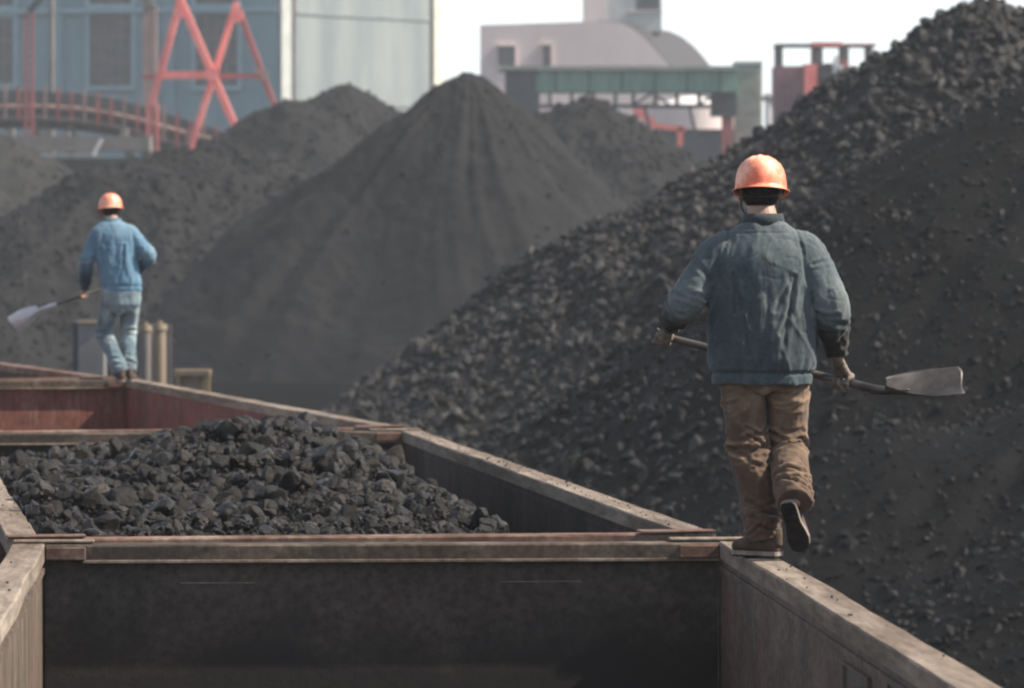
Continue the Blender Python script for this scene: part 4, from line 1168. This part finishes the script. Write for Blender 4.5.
    for z_ in list(tz[:4]) + list(np.linspace(tz[3] + .012, tz[-1], 34)):
        offs5 = (-.03, -.015, 0, .015, .03) if z_ > tz[3] + .02 and z_ < tz[-1] - .03 else (0,)
        g = lambda k5, c5: float(np.mean([np.interp(min(z_ + o5, tz[-1]), tz, [t_[k5][c5] for t_ in torso]) for o5 in offs5]))
        dense.append((vec(g(0, 0), g(0, 1), z_), vec(g(1, 0), 0, 0), vec(0, g(2, 1), 0)))
    loft(bm, dense, 40, 2.25)
    for sd in ('L', 'R'):
        s_, e_, w_ = J['sh' + sd], J['el' + sd], J['wr' + sd]
        inn = s_ * .55 + chest * .45; inn = inn + vec(0, 0, .03)
        up_arm = s_ * .5 + e_ * .5
        fo = e_ * .55 + w_ * .45
        d_ = unit(w_ - e_)
        t0, t1, t2, t3, t4 = thick
        chain(bm, [inn, s_, up_arm, e_, fo, w_ - d_ * .035, w_ - d_ * .012], [t0 * .95, t0, t1, t2, t3, t4, t4 * .92], 22, round_ends=False, sub=5)
    jm = remesh(bm, vox_c, 4)
    V = co(jm); N = nrm(jm); D = np.zeros(len(V))
    r = np.random.default_rng(seed)
    # how far down each sleeve (0 shoulder .. 1 cuff)
    arm = np.zeros(len(V)); near = np.full(len(V), 9.0)
    for sd in ('L', 'R'):
        s_, e_, w_ = J['sh' + sd], J['el' + sd], J['wr' + sd]
        for a, b, o_, in ((s_, e_, 0.0), (e_, w_, .5)):
            ab = b - a; t = np.clip(((V - a) @ ab) / (ab @ ab), 0, 1); d = np.linalg.norm(V - a - t[:, None] * ab, axis=1)
            m_ = (d < near) & (d < .118) & (np.abs(V[:, 0] - chest[0]) > J.get('tw', .2)); near[m_] = d[m_]; arm[m_] = (o_ + t * .5)[m_]
        # compression folds round the elbow and down the sleeve
        for q_ in range(22):
            tt = r.uniform(.15, .98)
            c_ = s_ + (e_ - s_) * tt * 2 if tt < .5 else e_ + (w_ - e_) * (tt * 2 - 1)
            ax = unit(e_ - s_) if tt < .5 else unit(w_ - e_)
            o1_ = unit(np.cross(ax, r.normal(size=3))); o2_ = np.cross(ax, o1_)
            rad_ = float(np.interp(tt, [0, .25, .5, .75, 1], [x_ if not isinstance(x_, tuple) else x_[0] for x_ in (t0, t1, t2, t3, t4)])) - .002; a0 = r.uniform(0, 6.28); sl_ = r.uniform(-.05, .05)
            pl_ = [c_ + rad_ * (o1_ * math.cos(a0 + x) + o2_ * math.sin(a0 + x)) + ax * sl_ * (x - 1) for x in np.linspace(0, r.uniform(1.2, 2.4), 6)]
            D += fold(V, pl_, r.uniform(.007, .013), r.uniform(.005, .011)) * 1.0
        # pulls from the armpit across the back
        p0 = s_ * .72 + chest * .28 + vec(0, -.10, -.10)
        for q_ in range(5):
            tgt = p0 + vec(-np.sign(s_[0]) * r.uniform(.0, .10), -.03, -r.uniform(.12, .34))
            fl_ = vec(1, 0, 1); gate_ = (V[:, 1] < chest[1]) * np.clip(1 - arm / .1, 0, 1)
            D += gate_ * fold(V * fl_, [(p0 + r.normal(0, .012, 3)) * fl_, ((p0 + tgt) / 2 + r.normal(0, .012, 3)) * fl_, tgt * fl_], r.uniform(.006, .011), r.uniform(.003, .008))
        D += (V[:, 1] < chest[1] + .03) * fold(V * vec(1, 0, 1), [(s_ + vec(-np.sign(s_[0] - chest[0]) * k1, 0, k2)) * vec(1, 0, 1) for k1, k2 in ((.035, .09), (.012, .02), (.006, -.06), (-.006, -.14))], .0055, .0038)
    back = np.clip(-N[:, 1], 0, 1); tors = arm < .05
    cz = (V[:, 2] - J['hem']) / (J['shL'][2] - J['hem'])
    # long soft drape folds over the back
    for q_ in range(9):
        x0 = r.uniform(-.19, .19); z0 = J['hem'] + r.uniform(.25, .50); z1 = J['hem'] + r.uniform(.05, .15)
        pl_ = [vec(chest[0] * .5 + x0, -.17, z0), vec(chest[0] * .5 + x0 * 1.05 + r.normal(0, .015), -.175, (z0 + z1) / 2), vec(pel[0] + x0 * 1.1, -.17, z1)]
        dd = polydist(V * vec(1, .3, 1), [p_ * vec(1, .3, 1) for p_ in pl_])
        D += (V[:, 1] < chest[1]) * r.choice([-1, 1]) * r.uniform(.003, .0065) * np.exp(-(dd / r.uniform(.010, .026)) ** 2)
    D += .007 * fbm(V * vec(7, 7, 2.6), 3, seed) + .003 * fbm(V * vec(20, 20, 9), 3, seed + 1)
    def ridge(V_, sc__, sd__):
        n__ = vnoise(V_ * sc__, sd__); return np.clip(1 - np.abs(n__) * 3.2, 0, 1) ** 1.5
    sgn_ = np.sign(V[:, 0] - chest[0])
    Vd = np.stack([V[:, 0] + .45 * sgn_ * V[:, 2], V[:, 1], V[:, 2]], 1)
    D += .0055 * ridge(Vd, vec(11, 8, 2.4), seed + 40) * np.clip(fbm(V * 4, 2, seed + 41) + .4, 0, 1) - .004 * ridge(V + 5, vec(9, 9, 4), seed + 42) * np.clip(fbm(V * 4 + 3, 2, seed + 43) + .3, 0, 1)
    # yoke seam and waistband gathers
    if det > .5:
        D += -.0025 * np.exp(-((V[:, 2] - J['yoke']) / .004) ** 2) * (arm < .08) * back
    D += .0022 * ridge(V + 9, vec(24, 20, 9), seed + 44) - .002 * ridge(V + 2, vec(18, 18, 22), seed + 45)
    hb = V[:, 2] - (J['hem'] + .052)
    D += -.011 * np.exp(-(hb / .008) ** 2)
    D += .006 * np.clip(1 - np.abs(hb - .05) / .06, 0, 1) * vnoise(np.stack([np.arctan2(V[:, 1], V[:, 0]) * 9, V[:, 2] * 6, V[:, 0] * 0], 1), seed + 4)
    V2 = V + N * D[:, None]
    setco(jm, V2)
    dirt_shade = np.clip((arm - .55) / .24, 0, 1) * 1.0  # sleeve ends blackened: grime together with forearm shade painted into the colour
    fade = np.clip((.64 - np.abs(arm - .48) * 3.2), 0, .8) * pal.get('sleeve_fade', .8)
    fade += .30 * np.clip((V[:, 2] - J['shL'][2] + .06) / .16, 0, 1)
    streak = vnoise(np.stack([V[:, 0] * 26, V[:, 1] * 8, V[:, 2] * 3.0], 1), seed + 8)
    fade += .35 * np.clip(streak - .35, 0, 1) * (back > .3)
    edge = np.clip(-D * 0 + D / .006, 0, 1); fade += .15 * edge
    for (st_, w__, am) in J.get('stains', ()):
        dirt_shade = np.maximum(dirt_shade, am * np.exp(-(polydist(V * vec(1, 0, 1), [p_ * vec(1, 0, 1) for p_ in st_]) / w__) ** 2) * (back > .2))
    for (st_, w__, am) in J.get('fades', ()):
        fade = np.maximum(fade, am * np.exp(-(polydist(V * vec(1, 0, 1), [p_ * vec(1, 0, 1) for p_ in st_]) / w__) ** 2) * (back > .2))
    dirt_shade += .30 * np.clip(fbm(V * vec(5, 5, 3), 4, seed + 12) - .05, 0, 1)
    attr(jm, 'dirt_shade', np.clip(dirt_shade, 0, 1)); attr(jm, 'fade', np.clip(fade, 0, 1))
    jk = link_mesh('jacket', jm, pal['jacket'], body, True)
    # collar: a standing folded band round the neck
    bm = bmesh.new()
    nseg = 40; nc = nb + vec(0, -.003, .0)
    cu = unit(hc - nb); 
    rings = []
    for (rx, ry, z) in ((.094, .078, -.030), (.090, .074, .004), (.086, .070, .026), (.080, .064, .024), (.078, .063, .0), (.078, .063, -.03)):
        rings.append([])
        for i in range(nseg):
            t = 2 * math.pi * i / nseg
            drop = .02 * max(0, math.sin(t)) ** 2
            rings[-1].append(bm.verts.new(nc + vec(rx * math.cos(t), ry * math.sin(t), z - drop) ))
    for r0, r1 in zip(rings, rings[1:] + rings[:1]):
        for i in range(nseg): bm.faces.new((r0[i], r0[(i + 1) % nseg], r1[(i + 1) % nseg], r1[i]))
    bmesh.ops.recalc_face_normals(bm, faces=bm.faces)
    me = bpy.data.meshes.new('collar'); bm.to_mesh(me); bm.free()
    n_ = len(me.vertices); attr(me, 'dirt_shade', np.full(n_, .35)); attr(me, 'fade', np.full(n_, .0))
    link_mesh('collar', me, pal['jacket'], jk, True)

    # trousers
    bm = bmesh.new()
    tw = J['legr']
    loft(bm, J['seat'], 36, 2.3)
    for sd in ('L', 'R'):
        h_, k_, a_ = J['hip' + sd], J['kn' + sd], J['an' + sd]
        bk = J.get('cuffback' + sd, vec(0, 0, 0))
        chain(bm, [h_ + vec(0, 0, .02), h_ * .5 + k_ * .5 + J.get('bow' + sd, vec(0, 0, 0)), k_, k_ * .5 + a_ * .5, a_ + unit(k_ - a_) * -.022 + bk], [tw[0], tw[1], tw[2], tw[3], tw[4]], 22, round_ends=False, sub=6)
    tm = remesh(bm, vox_c, 4)
    V = co(tm); N = nrm(tm); D = np.zeros(len(V))
    for sd in ('L', 'R'):
        h_, k_, a_ = J['hip' + sd], J['kn' + sd], J['an' + sd]
        # strong fold behind the knee, smaller ones around, stack at the ankle
        specs = [(1.0, .013, .020, 2.4, 4.71), (1.04, .009, .012, 1.8, 4.9)]
        specs += [(r.uniform(.72, 1.3), r.uniform(.006, .011), r.uniform(.005, .012), r.uniform(.8, 2.2), r.uniform(3.6, 5.8)) for _ in range(11)]
        specs += [(r.uniform(1.62, 1.95), r.uniform(.006, .011), r.uniform(.007, .013), r.uniform(1.4, 3.0), r.uniform(3.4, 6.0)) for _ in range(10)]
        specs += [(r.uniform(.08, .6), r.uniform(.006, .012), r.uniform(.006, .012), r.uniform(.8, 1.8), r.uniform(3.8, 5.6)) for _ in range(7)]
        for (tt, w__, am, span, mid_) in specs:
            c_ = h_ + (k_ - h_) * tt if tt < 1 else k_ + (a_ - k_) * (tt - 1)
            ax = unit(k_ - h_) if tt < 1 else unit(a_ - k_)
            o1_ = unit(np.cross(ax, vec(0, 1, 0)) if abs(ax[1]) < .9 else np.cross(ax, vec(0, 0, 1))); o2_ = np.cross(ax, o1_)
            if o2_[1] > 0: o2_ = -o2_
            # angle: 0 -> o1_, 90 -> back (o2_)
            a0 = math.radians(90) + (mid_ - 4.71) - span / 2; sl_ = r.uniform(-.035, .035)
            pl_ = [c_ + .088 * (o1_ * math.cos(a0 + x) + o2_ * math.sin(a0 + x)) + ax * (sl_ * (x - span / 2) + .018 * math.sin(x * 2.2)) for x in np.linspace(0, span, 7)]
            D += fold(V, pl_, w__, am * pal.get('wr', 1.0))
    crotch = J['crotch']
    for q_ in range(5):
        t_ = crotch + vec(r.uniform(-.13, .13), -.10, r.uniform(-.12, .10))
        D += fold(V, [crotch + vec(0, -.09, 0), (crotch + t_) / 2 + vec(0, -.09, r.normal(0, .01)), t_], r.uniform(.009, .014), .008)
    D += fold(V, [crotch + vec(0, -.12, .18), crotch + vec(0, -.115, -.01)], .008, .008)
    D += .004 * np.clip(1 - np.abs(vnoise(V * vec(8, 8, 12), seed + 60)) * 3, 0, 1) * np.clip(fbm(V * 5, 2, seed + 61) + .3, 0, 1)
    D += .008 * fbm(V * vec(8, 8, 5), 3, seed + 21) + .003 * fbm(V * 24, 3, seed + 22)
    setco(tm, V + N * D[:, None])
    dirt_shade = .75 * np.clip(fbm(V * vec(7, 7, 4), 4, seed + 31) + .05, 0, 1) + .4 * np.clip((.22 - V[:, 2]) / .2, 0, 1)
    fade = np.clip(D / .010, 0, 1) * .35 + .45 * np.clip(fbm(V * vec(7, 7, 3), 3, seed + 33) - .05, 0, 1)
    attr(tm, 'dirt_shade', np.clip(dirt_shade, 0, 1)); attr(tm, 'fade', np.clip(fade, 0, .8))
    link_mesh('trousers', tm, pal['trousers'], body, True)

    # shoes
    for sd in ('L', 'R'):
        heel, toe, upf = J['heel' + sd], J['toe' + sd], unit(J['footup' + sd])
        d_ = unit(toe - heel); upf = unit(upf - d_ * upf.dot(d_)); sd_ = np.cross(d_, upf); L_ = np.linalg.norm(toe - heel)
        def fp(t, u_, s__=0): return heel + d_ * L_ * t + upf * u_ + sd_ * s__
        bm = bmesh.new()
        secs = [(0.01, .022, .050), (.06, .032, .062), (.22, .034, .060), (.38, .035, .050), (.55, .040, .040), (.72, .045, .032), (.88, .042, .026), (.97, .028, .020), (1.0, .012, .012)]
        loft(bm, [(fp(t, .020 + h_), sd_ * w__, upf * h_) for t, w__, h_ in secs], 20, 2.4)
        # collar of the shoe around the ankle
        loft(bm, [(fp(.17, .05), sd_ * .036, d_ * .055), (fp(.16, .10), sd_ * .038, d_ * .050), (fp(.15, .128), sd_ * .034, d_ * .044)], 16)
        sm = remesh(bm, .005, 3)
        so = link_mesh('shoe', sm, M['shoe'], body, True)
        bm = bmesh.new()
        out = [(0, .015), (.02, .026), (.08, .034), (.25, .034), (.42, .033), (.6, .043), (.74, .048), (.88, .042), (.96, .028), (1.0, .010)]
        ring = [(t, w__) for t, w__ in out] + [(t, -w__) for t, w__ in out[::-1]]
        lv = [[bm.verts.new(fp(t, u_, w__ * k2)) for t, w__ in ring] for u_, k2 in ((0.006, 1.03), (.024, 1.06))]
        nn = len(ring)
        for i in range(nn): bm.faces.new((lv[0][i], lv[0][(i + 1) % nn], lv[1][(i + 1) % nn], lv[1][i]))
        bm.faces.new(lv[0][::-1]); bm.faces.new(lv[1]); bmesh.ops.recalc_face_normals(bm, faces=bm.faces)
        me = bpy.data.meshes.new('sole'); bm.to_mesh(me); bm.free(); link_mesh('sole', me, M['sole_edge'], so)
        bm = bmesh.new()
        lv = [[bm.verts.new(fp(.01 + t * .98, u_, w__ * .97)) for t, w__ in ring] for u_ in (0.0, .0055)]
        for i in range(nn): bm.faces.new((lv[0][i], lv[0][(i + 1) % nn], lv[1][(i + 1) % nn], lv[1][i]))
        bm.faces.new(lv[0][::-1]); bm.faces.new(lv[1])
        for i in range(9):
            t = .08 + i * .1; w__ = float(np.interp(t, [o[0] for o in out], [o[1] for o in out])) * .9
            a = fp(t, -.003); x = Vector(sd_ * w__)
            bb = [Vector(a) + x, Vector(a) - x, Vector(a) - x + Vector(d_ * .012), Vector(a) + x + Vector(d_ * .012)]
            A_ = [bm.verts.new(p_) for p_ in bb]; B_ = [bm.verts.new(p_ + Vector(upf * .0028)) for p_ in bb]
            bm.faces.new(A_); bm.faces.new(B_[::-1])
            for q_ in range(4): bm.faces.new((A_[q_], B_[q_], B_[(q_ + 1) % 4], A_[(q_ + 1) % 4]))
        bmesh.ops.recalc_face_normals(bm, faces=bm.faces)
        me = bpy.data.meshes.new('tread'); bm.to_mesh(me); bm.free(); link_mesh('tread', me, M['rubber'], so)
    return body
def up_(u): return unit(u)

def shovel(A, B, tipL, W_, blade_len, blade_w, label, rzmat, loc, shaft_m, blade_m, r0=.017):
    """shaft from A to B (B at the blade neck), blade along tipL with width direction W_"""
    e = empty('shovel', loc, 0, label=label, cat='shovel')
    e.rotation_euler = (0, 0, rzmat)
    d_ = unit(B - A)
    bm = bmesh.new(); chain(bm, [A, A * .5 + B * .5, B - d_ * .14], [r0 * .95, r0, r0 * 1.02], 14, sub=6); 
    bmesh.ops.recalc_face_normals(bm, faces=bm.faces); me = bpy.data.meshes.new('handle'); bm.to_mesh(me); bm.free()
    link_mesh('handle', me, M[shaft_m], e, True)
    bm = bmesh.new(); tl = unit(tipL); W_ = unit(W_ - tl * W_.dot(tl)); Nn = np.cross(tl, W_)
    if Nn[2] < 0: Nn = -Nn
    chain(bm, [B - d_ * .17, B - d_ * .05, B + tl * .03 + Nn * .004, B + tl * .10 + Nn * .002], [r0 * 1.18, r0 * 1.15, r0 * 1.0, r0 * .35], 14, sub=4)
    bmesh.ops.recalc_face_normals(bm, faces=bm.faces); me = bpy.data.meshes.new('socket'); bm.to_mesh(me); bm.free()
    link_mesh('socket', me, M[blade_m], e, True)
    nu, nv = 26, 24
    bm = bmesh.new(); top = []; bot = []
    for i in range(nu + 1):
        t = i / nu
        hwid = blade_w / 2 * (0.26 + 0.74 * math.sin(min(1, t / .72) * 1.5708) ** .85)
        rt_, rb_ = [], []
        for j_ in range(nv + 1):
            s__ = -1 + 2 * j_ / nv
            # pointed corners at the tip, a shallow scallop between them
            ext = blade_len * (1.0 - .035 * (1 - abs(s__)) * t - .11 * max(0, abs(s__) - .8) * 5 * .5 * t)
            dish = .055 * (s__ * s__) * (.55 + .45 * (1 - t)) + .020 * (t - .45) ** 2 * 4 * .5
            sock = -.010 * math.exp(-(s__ / .16) ** 2) * max(0, 1 - t / .55)
            p_ = B + tl * (ext * t) + W_ * (hwid * s__) + Nn * (dish + sock - .012)
            rt_.append(bm.verts.new(p_ + Nn * .0016)); rb_.append(bm.verts.new(p_ - Nn * .0016))
        top.append(rt_); bot.append(rb_)
    for i in range(nu):
        for j_ in range(nv):
            bm.faces.new((top[i][j_], top[i + 1][j_], top[i + 1][j_ + 1], top[i][j_ + 1]))
            bm.faces.new((bot[i][j_], bot[i][j_ + 1], bot[i + 1][j_ + 1], bot[i + 1][j_]))
    for i in range(nu):
        for j_ in (0, nv): bm.faces.new((top[i][j_], bot[i][j_], bot[i + 1][j_], top[i + 1][j_]))
    for j_ in range(nv):
        for i in (0, nu): bm.faces.new((top[i][j_], top[i][j_ + 1], bot[i][j_ + 1], bot[i][j_]))
    bmesh.ops.recalc_face_normals(bm, faces=bm.faces)
    me = bpy.data.meshes.new('blade'); bm.to_mesh(me); bm.free()
    link_mesh('blade', me, M[blade_m], e, True)
    return e

# ---- near worker
Yn = 21.62
n0 = P(762, 559, Yn); n0.z = 3.203
A = vec(-.425, .30, .952); B = vec(.535, .035, .716)
sdir = unit(B - A)
def on(t): return A + (B - A) * t
gL = on(.004); gR = on(.808)
Jn = dict(
    head=vec(-.004, .015, 1.574), fwd=(.10, 1, -.03), up=vec(0, .03, 1), neck=vec(.004, -.015, 1.462), tip=-.12,
    shL=vec(-.180, -.01, 1.322), elL=vec(-.325, -.02, 1.115), wrL=vec(-.400, .215, .990),
    shR=vec(.180, -.01, 1.322), elR=vec(.292, -.045, 1.105), wrR=vec(.330, .045, .865),
    grL=gL, grR=gR, shaftdir=sdir, idxL=1, idxR=1, nsL=1, nsR=-1, shr=.017,
    hipL=vec(-.095, 0, .87), knL=vec(-.062, .03, .47), anL=vec(.004, .01, .10),
    hipR=vec(.105, 0, .87), knR=vec(.118, .10, .475), anR=vec(.130, -.17, .255),
    heelL=vec(.075, -.045, .004), toeL=vec(-.115, .135, .004), footupL=vec(0, 0, 1),
    heelR=vec(.092, -.235, .250), toeR=vec(.165, -.130, .030), footupR=vec(.15, .95, .42),
    pelvis=vec(0, 0, .92), chest=vec(.002, 0, 1.28), hem=.748, yoke=1.405, crotch=vec(.008, 0, .70),
    legr=[(.100, .112), (.096, .100), (.085, .088), (.078, .084), (.078, .084)],
    seat=[(vec(0, 0, .72), vec(.13, 0, 0), vec(0, .085, 0)), (vec(0, 0, .76), vec(.200, 0, 0), vec(0, .125, 0)), (vec(0, 0, .80), vec(.185, 0, 0), vec(0, .115, 0)), (vec(0, 0, .90), vec(.17, 0, 0), vec(0, .10, 0))],
    stains=[([vec(-.005, 0, 1.305), vec(.012, 0, 1.285), vec(.026, 0, 1.27)], .012, .75), ([vec(.012, 0, 1.285), vec(.02, 0, 1.20)], .007, .5)],
    fades=[([vec(.008, 0, 1.26), vec(.010, 0, 1.12), vec(.0, 0, 1.0)], .006, .7), ([vec(.034, 0, 1.22), vec(.055, 0, 1.10), vec(.04, 0, .95)], .010, .45), ([vec(.11, 0, 1.2), vec(.15, 0, 1.05)], .012, .4)],
)
def tors(z, rx, ry, cx=0, cy=0): return (vec(cx, cy, z), vec(rx, 0, 0), vec(0, ry, 0))
torso_n = [tors(.748, .214, .140), tors(.752, .219, .146), tors(.795, .220, .148), tors(.803, .222, .150), tors(.83, .234, .160), tors(.90, .240, .163), tors(1.02, .240, .160), tors(1.14, .238, .155), tors(1.24, .236, .150, 0, -.005),
           tors(1.31, .230, .138, 0, -.008), tors(1.355, .210, .118, .002, -.010), tors(1.395, .170, .098, .003, -.012), tors(1.430, .128, .084, .004, -.014), tors(1.455, .088, .070, .004, -.014)]
M['glove'] = simple('coal grimed work gloves', (0.07, 0.057, 0.047), (0.25, 0.205, 0.165), 30, .85, bs=.3, bd=.003)
pal_n = dict(wr=1.2, glove=M['glove'], helmet=M['helmet'], jacket=M['denim'], trousers=M['khaki'])
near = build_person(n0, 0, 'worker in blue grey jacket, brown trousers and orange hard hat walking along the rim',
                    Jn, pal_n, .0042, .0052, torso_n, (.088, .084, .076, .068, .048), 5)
shovel(A - sdir * .015, B, vec(.325, -.02, .026), vec(.06, .86, .47), .345, .235,
       'shovel with a dark shaft and wide blade held low by the near worker', 0, n0, 'shaft_dark', 'blade')

# ---- far worker (leaning left), scale of metres per pixel at his distance
Yf = 47.35
f0 = P(121, 383.5, Yf); f0.z = 3.173
mp = Yf / F
def X_(px, row, y=0): return vec((px - 121) * mp, y, (383.5 - row) * mp)
Bf = X_(38, 310.5, .10); Af = X_(104, 289, .36)
sd_f = unit(Bf - Af)
gLf = X_(81, 297.5, 0); tpar = (gLf[0] - Af[0]) / (Bf[0] - Af[0]); gLf = Af + (Bf - Af) * tpar
gRf = Af + (Bf - Af) * (-.12)
Jf = dict(
    head=X_(110, 211.5, .06), fwd=(-.28, 1, -.15), up=vec(-.06, .10, 1), neck=X_(112, 221.5, .01), tip=-.08,
    shL=X_(98, 236, 0), elL=X_(87, 262, -.01), wrL=gLf + vec(.02, -.055, .062),
    shR=X_(130, 234.5, 0), elR=X_(150, 257, -.03), wrR=X_(134, 277, .25),
    grL=gLf, grR=X_(124, 283, .33), shaftdir=sd_f, idxL=1, idxR=1, nsL=1, nsR=1, shr=.016,
    hipL=X_(112, 292, 0), knL=X_(104, 333, .06), anL=X_(120, 372, -.02),
    hipR=X_(130, 292, 0), knR=X_(127.5, 331, .17), anR=X_(128.5, 370, .06),
    heelL=X_(122.5, 383, -.09), toeL=X_(118, 383, .17), footupL=vec(0, 0, 1),
    heelR=X_(129.5, 383, -.02), toeR=X_(131, 383, .24), footupR=vec(0, 0, 1),
    pelvis=X_(121, 290, 0), chest=X_(114, 240, 0), hem=X_(0, 292)[2], yoke=X_(0, 228)[2], crotch=X_(120, 312, 0),
    legr=[(.098, .105), (.092, .10), (.078, .088), (.072, .084), (.072, .084)],
    seat=[(X_(120, 314), vec(.12, 0, 0), vec(0, .085, 0)), (X_(121, 305), vec(.185, 0, 0), vec(0, .13, 0)), (X_(121, 292), vec(.19, 0, 0), vec(0, .135, 0)), (X_(121, 284), vec(.18, 0, 0), vec(0, .12, 0))],
)
Af2 = gRf
# the shaft line passes through both hands
gR_line = Af + (Bf - Af) * ((X_(124, 283)[0] - Af[0]) / (Bf[0] - Af[0])); Jf['grR'] = gR_line; Jf['wrR'] = gR_line + vec(.05, -.06, .05)
def torf(px, row, rx, ry, cy=0): 
    c = X_(px, row, cy); return (c, vec(rx, 0, 0), vec(0, ry, 0))
torso_f = [torf(121.5, 292, .188, .135), torf(121.5, 291, .194, .14), torf(121.5, 287, .195, .142), torf(121, 284, .198, .146), torf(119.5, 276, .195, .148), torf(117.5, 262, .200, .148), torf(115, 248, .215, .145), torf(114, 240, .222, .14),
           torf(113, 233, .222, .13), torf(112.5, 228, .19, .11), torf(112, 224, .13, .085), torf(112, 221.5, .085, .07), torf(112, 219.5, .068, .06)]
pal_f = dict(helmet=M['helmet'], jacket=M['blue'], trousers=M['blue_trousers'], wr=1.0, sleeve_fade=.4)
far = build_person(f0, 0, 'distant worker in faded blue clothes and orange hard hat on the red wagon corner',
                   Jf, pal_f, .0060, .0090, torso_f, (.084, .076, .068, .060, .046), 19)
shovel(gR_line - sd_f * .12, Bf, X_(8, 331)[[0, 1, 2]] - X_(38, 311), vec(-.45, -.40, .75), .30, .20,
       'shovel with a pale worn blade held out to the left by the distant worker', 0, f0, 'shaft_dark', 'blade_light', .016)

# ------------------------------------------------------------------ haze
hz_me = MB(); hz_me.box((-640, -40, -1.0), (640, 1140, 27.5))
m = bpy.data.materials.new('haze air'); m.use_nodes = True
nt = m.node_tree; nt.nodes.clear()
o_ = nt.nodes.new('ShaderNodeOutputMaterial'); pv = nt.nodes.new('ShaderNodeVolumePrincipled')
pv.inputs['Color'].default_value = (0.88, 0.935, 1.0, 1); pv.inputs['Density'].default_value = 0.00036
pv.inputs['Anisotropy'].default_value = 0.0
nt.links.new(pv.outputs[0], o_.inputs['Volume'])
hz = hz_me.build('haze', m, kind='stuff', label='pale dusty haze filling the coal yard air')
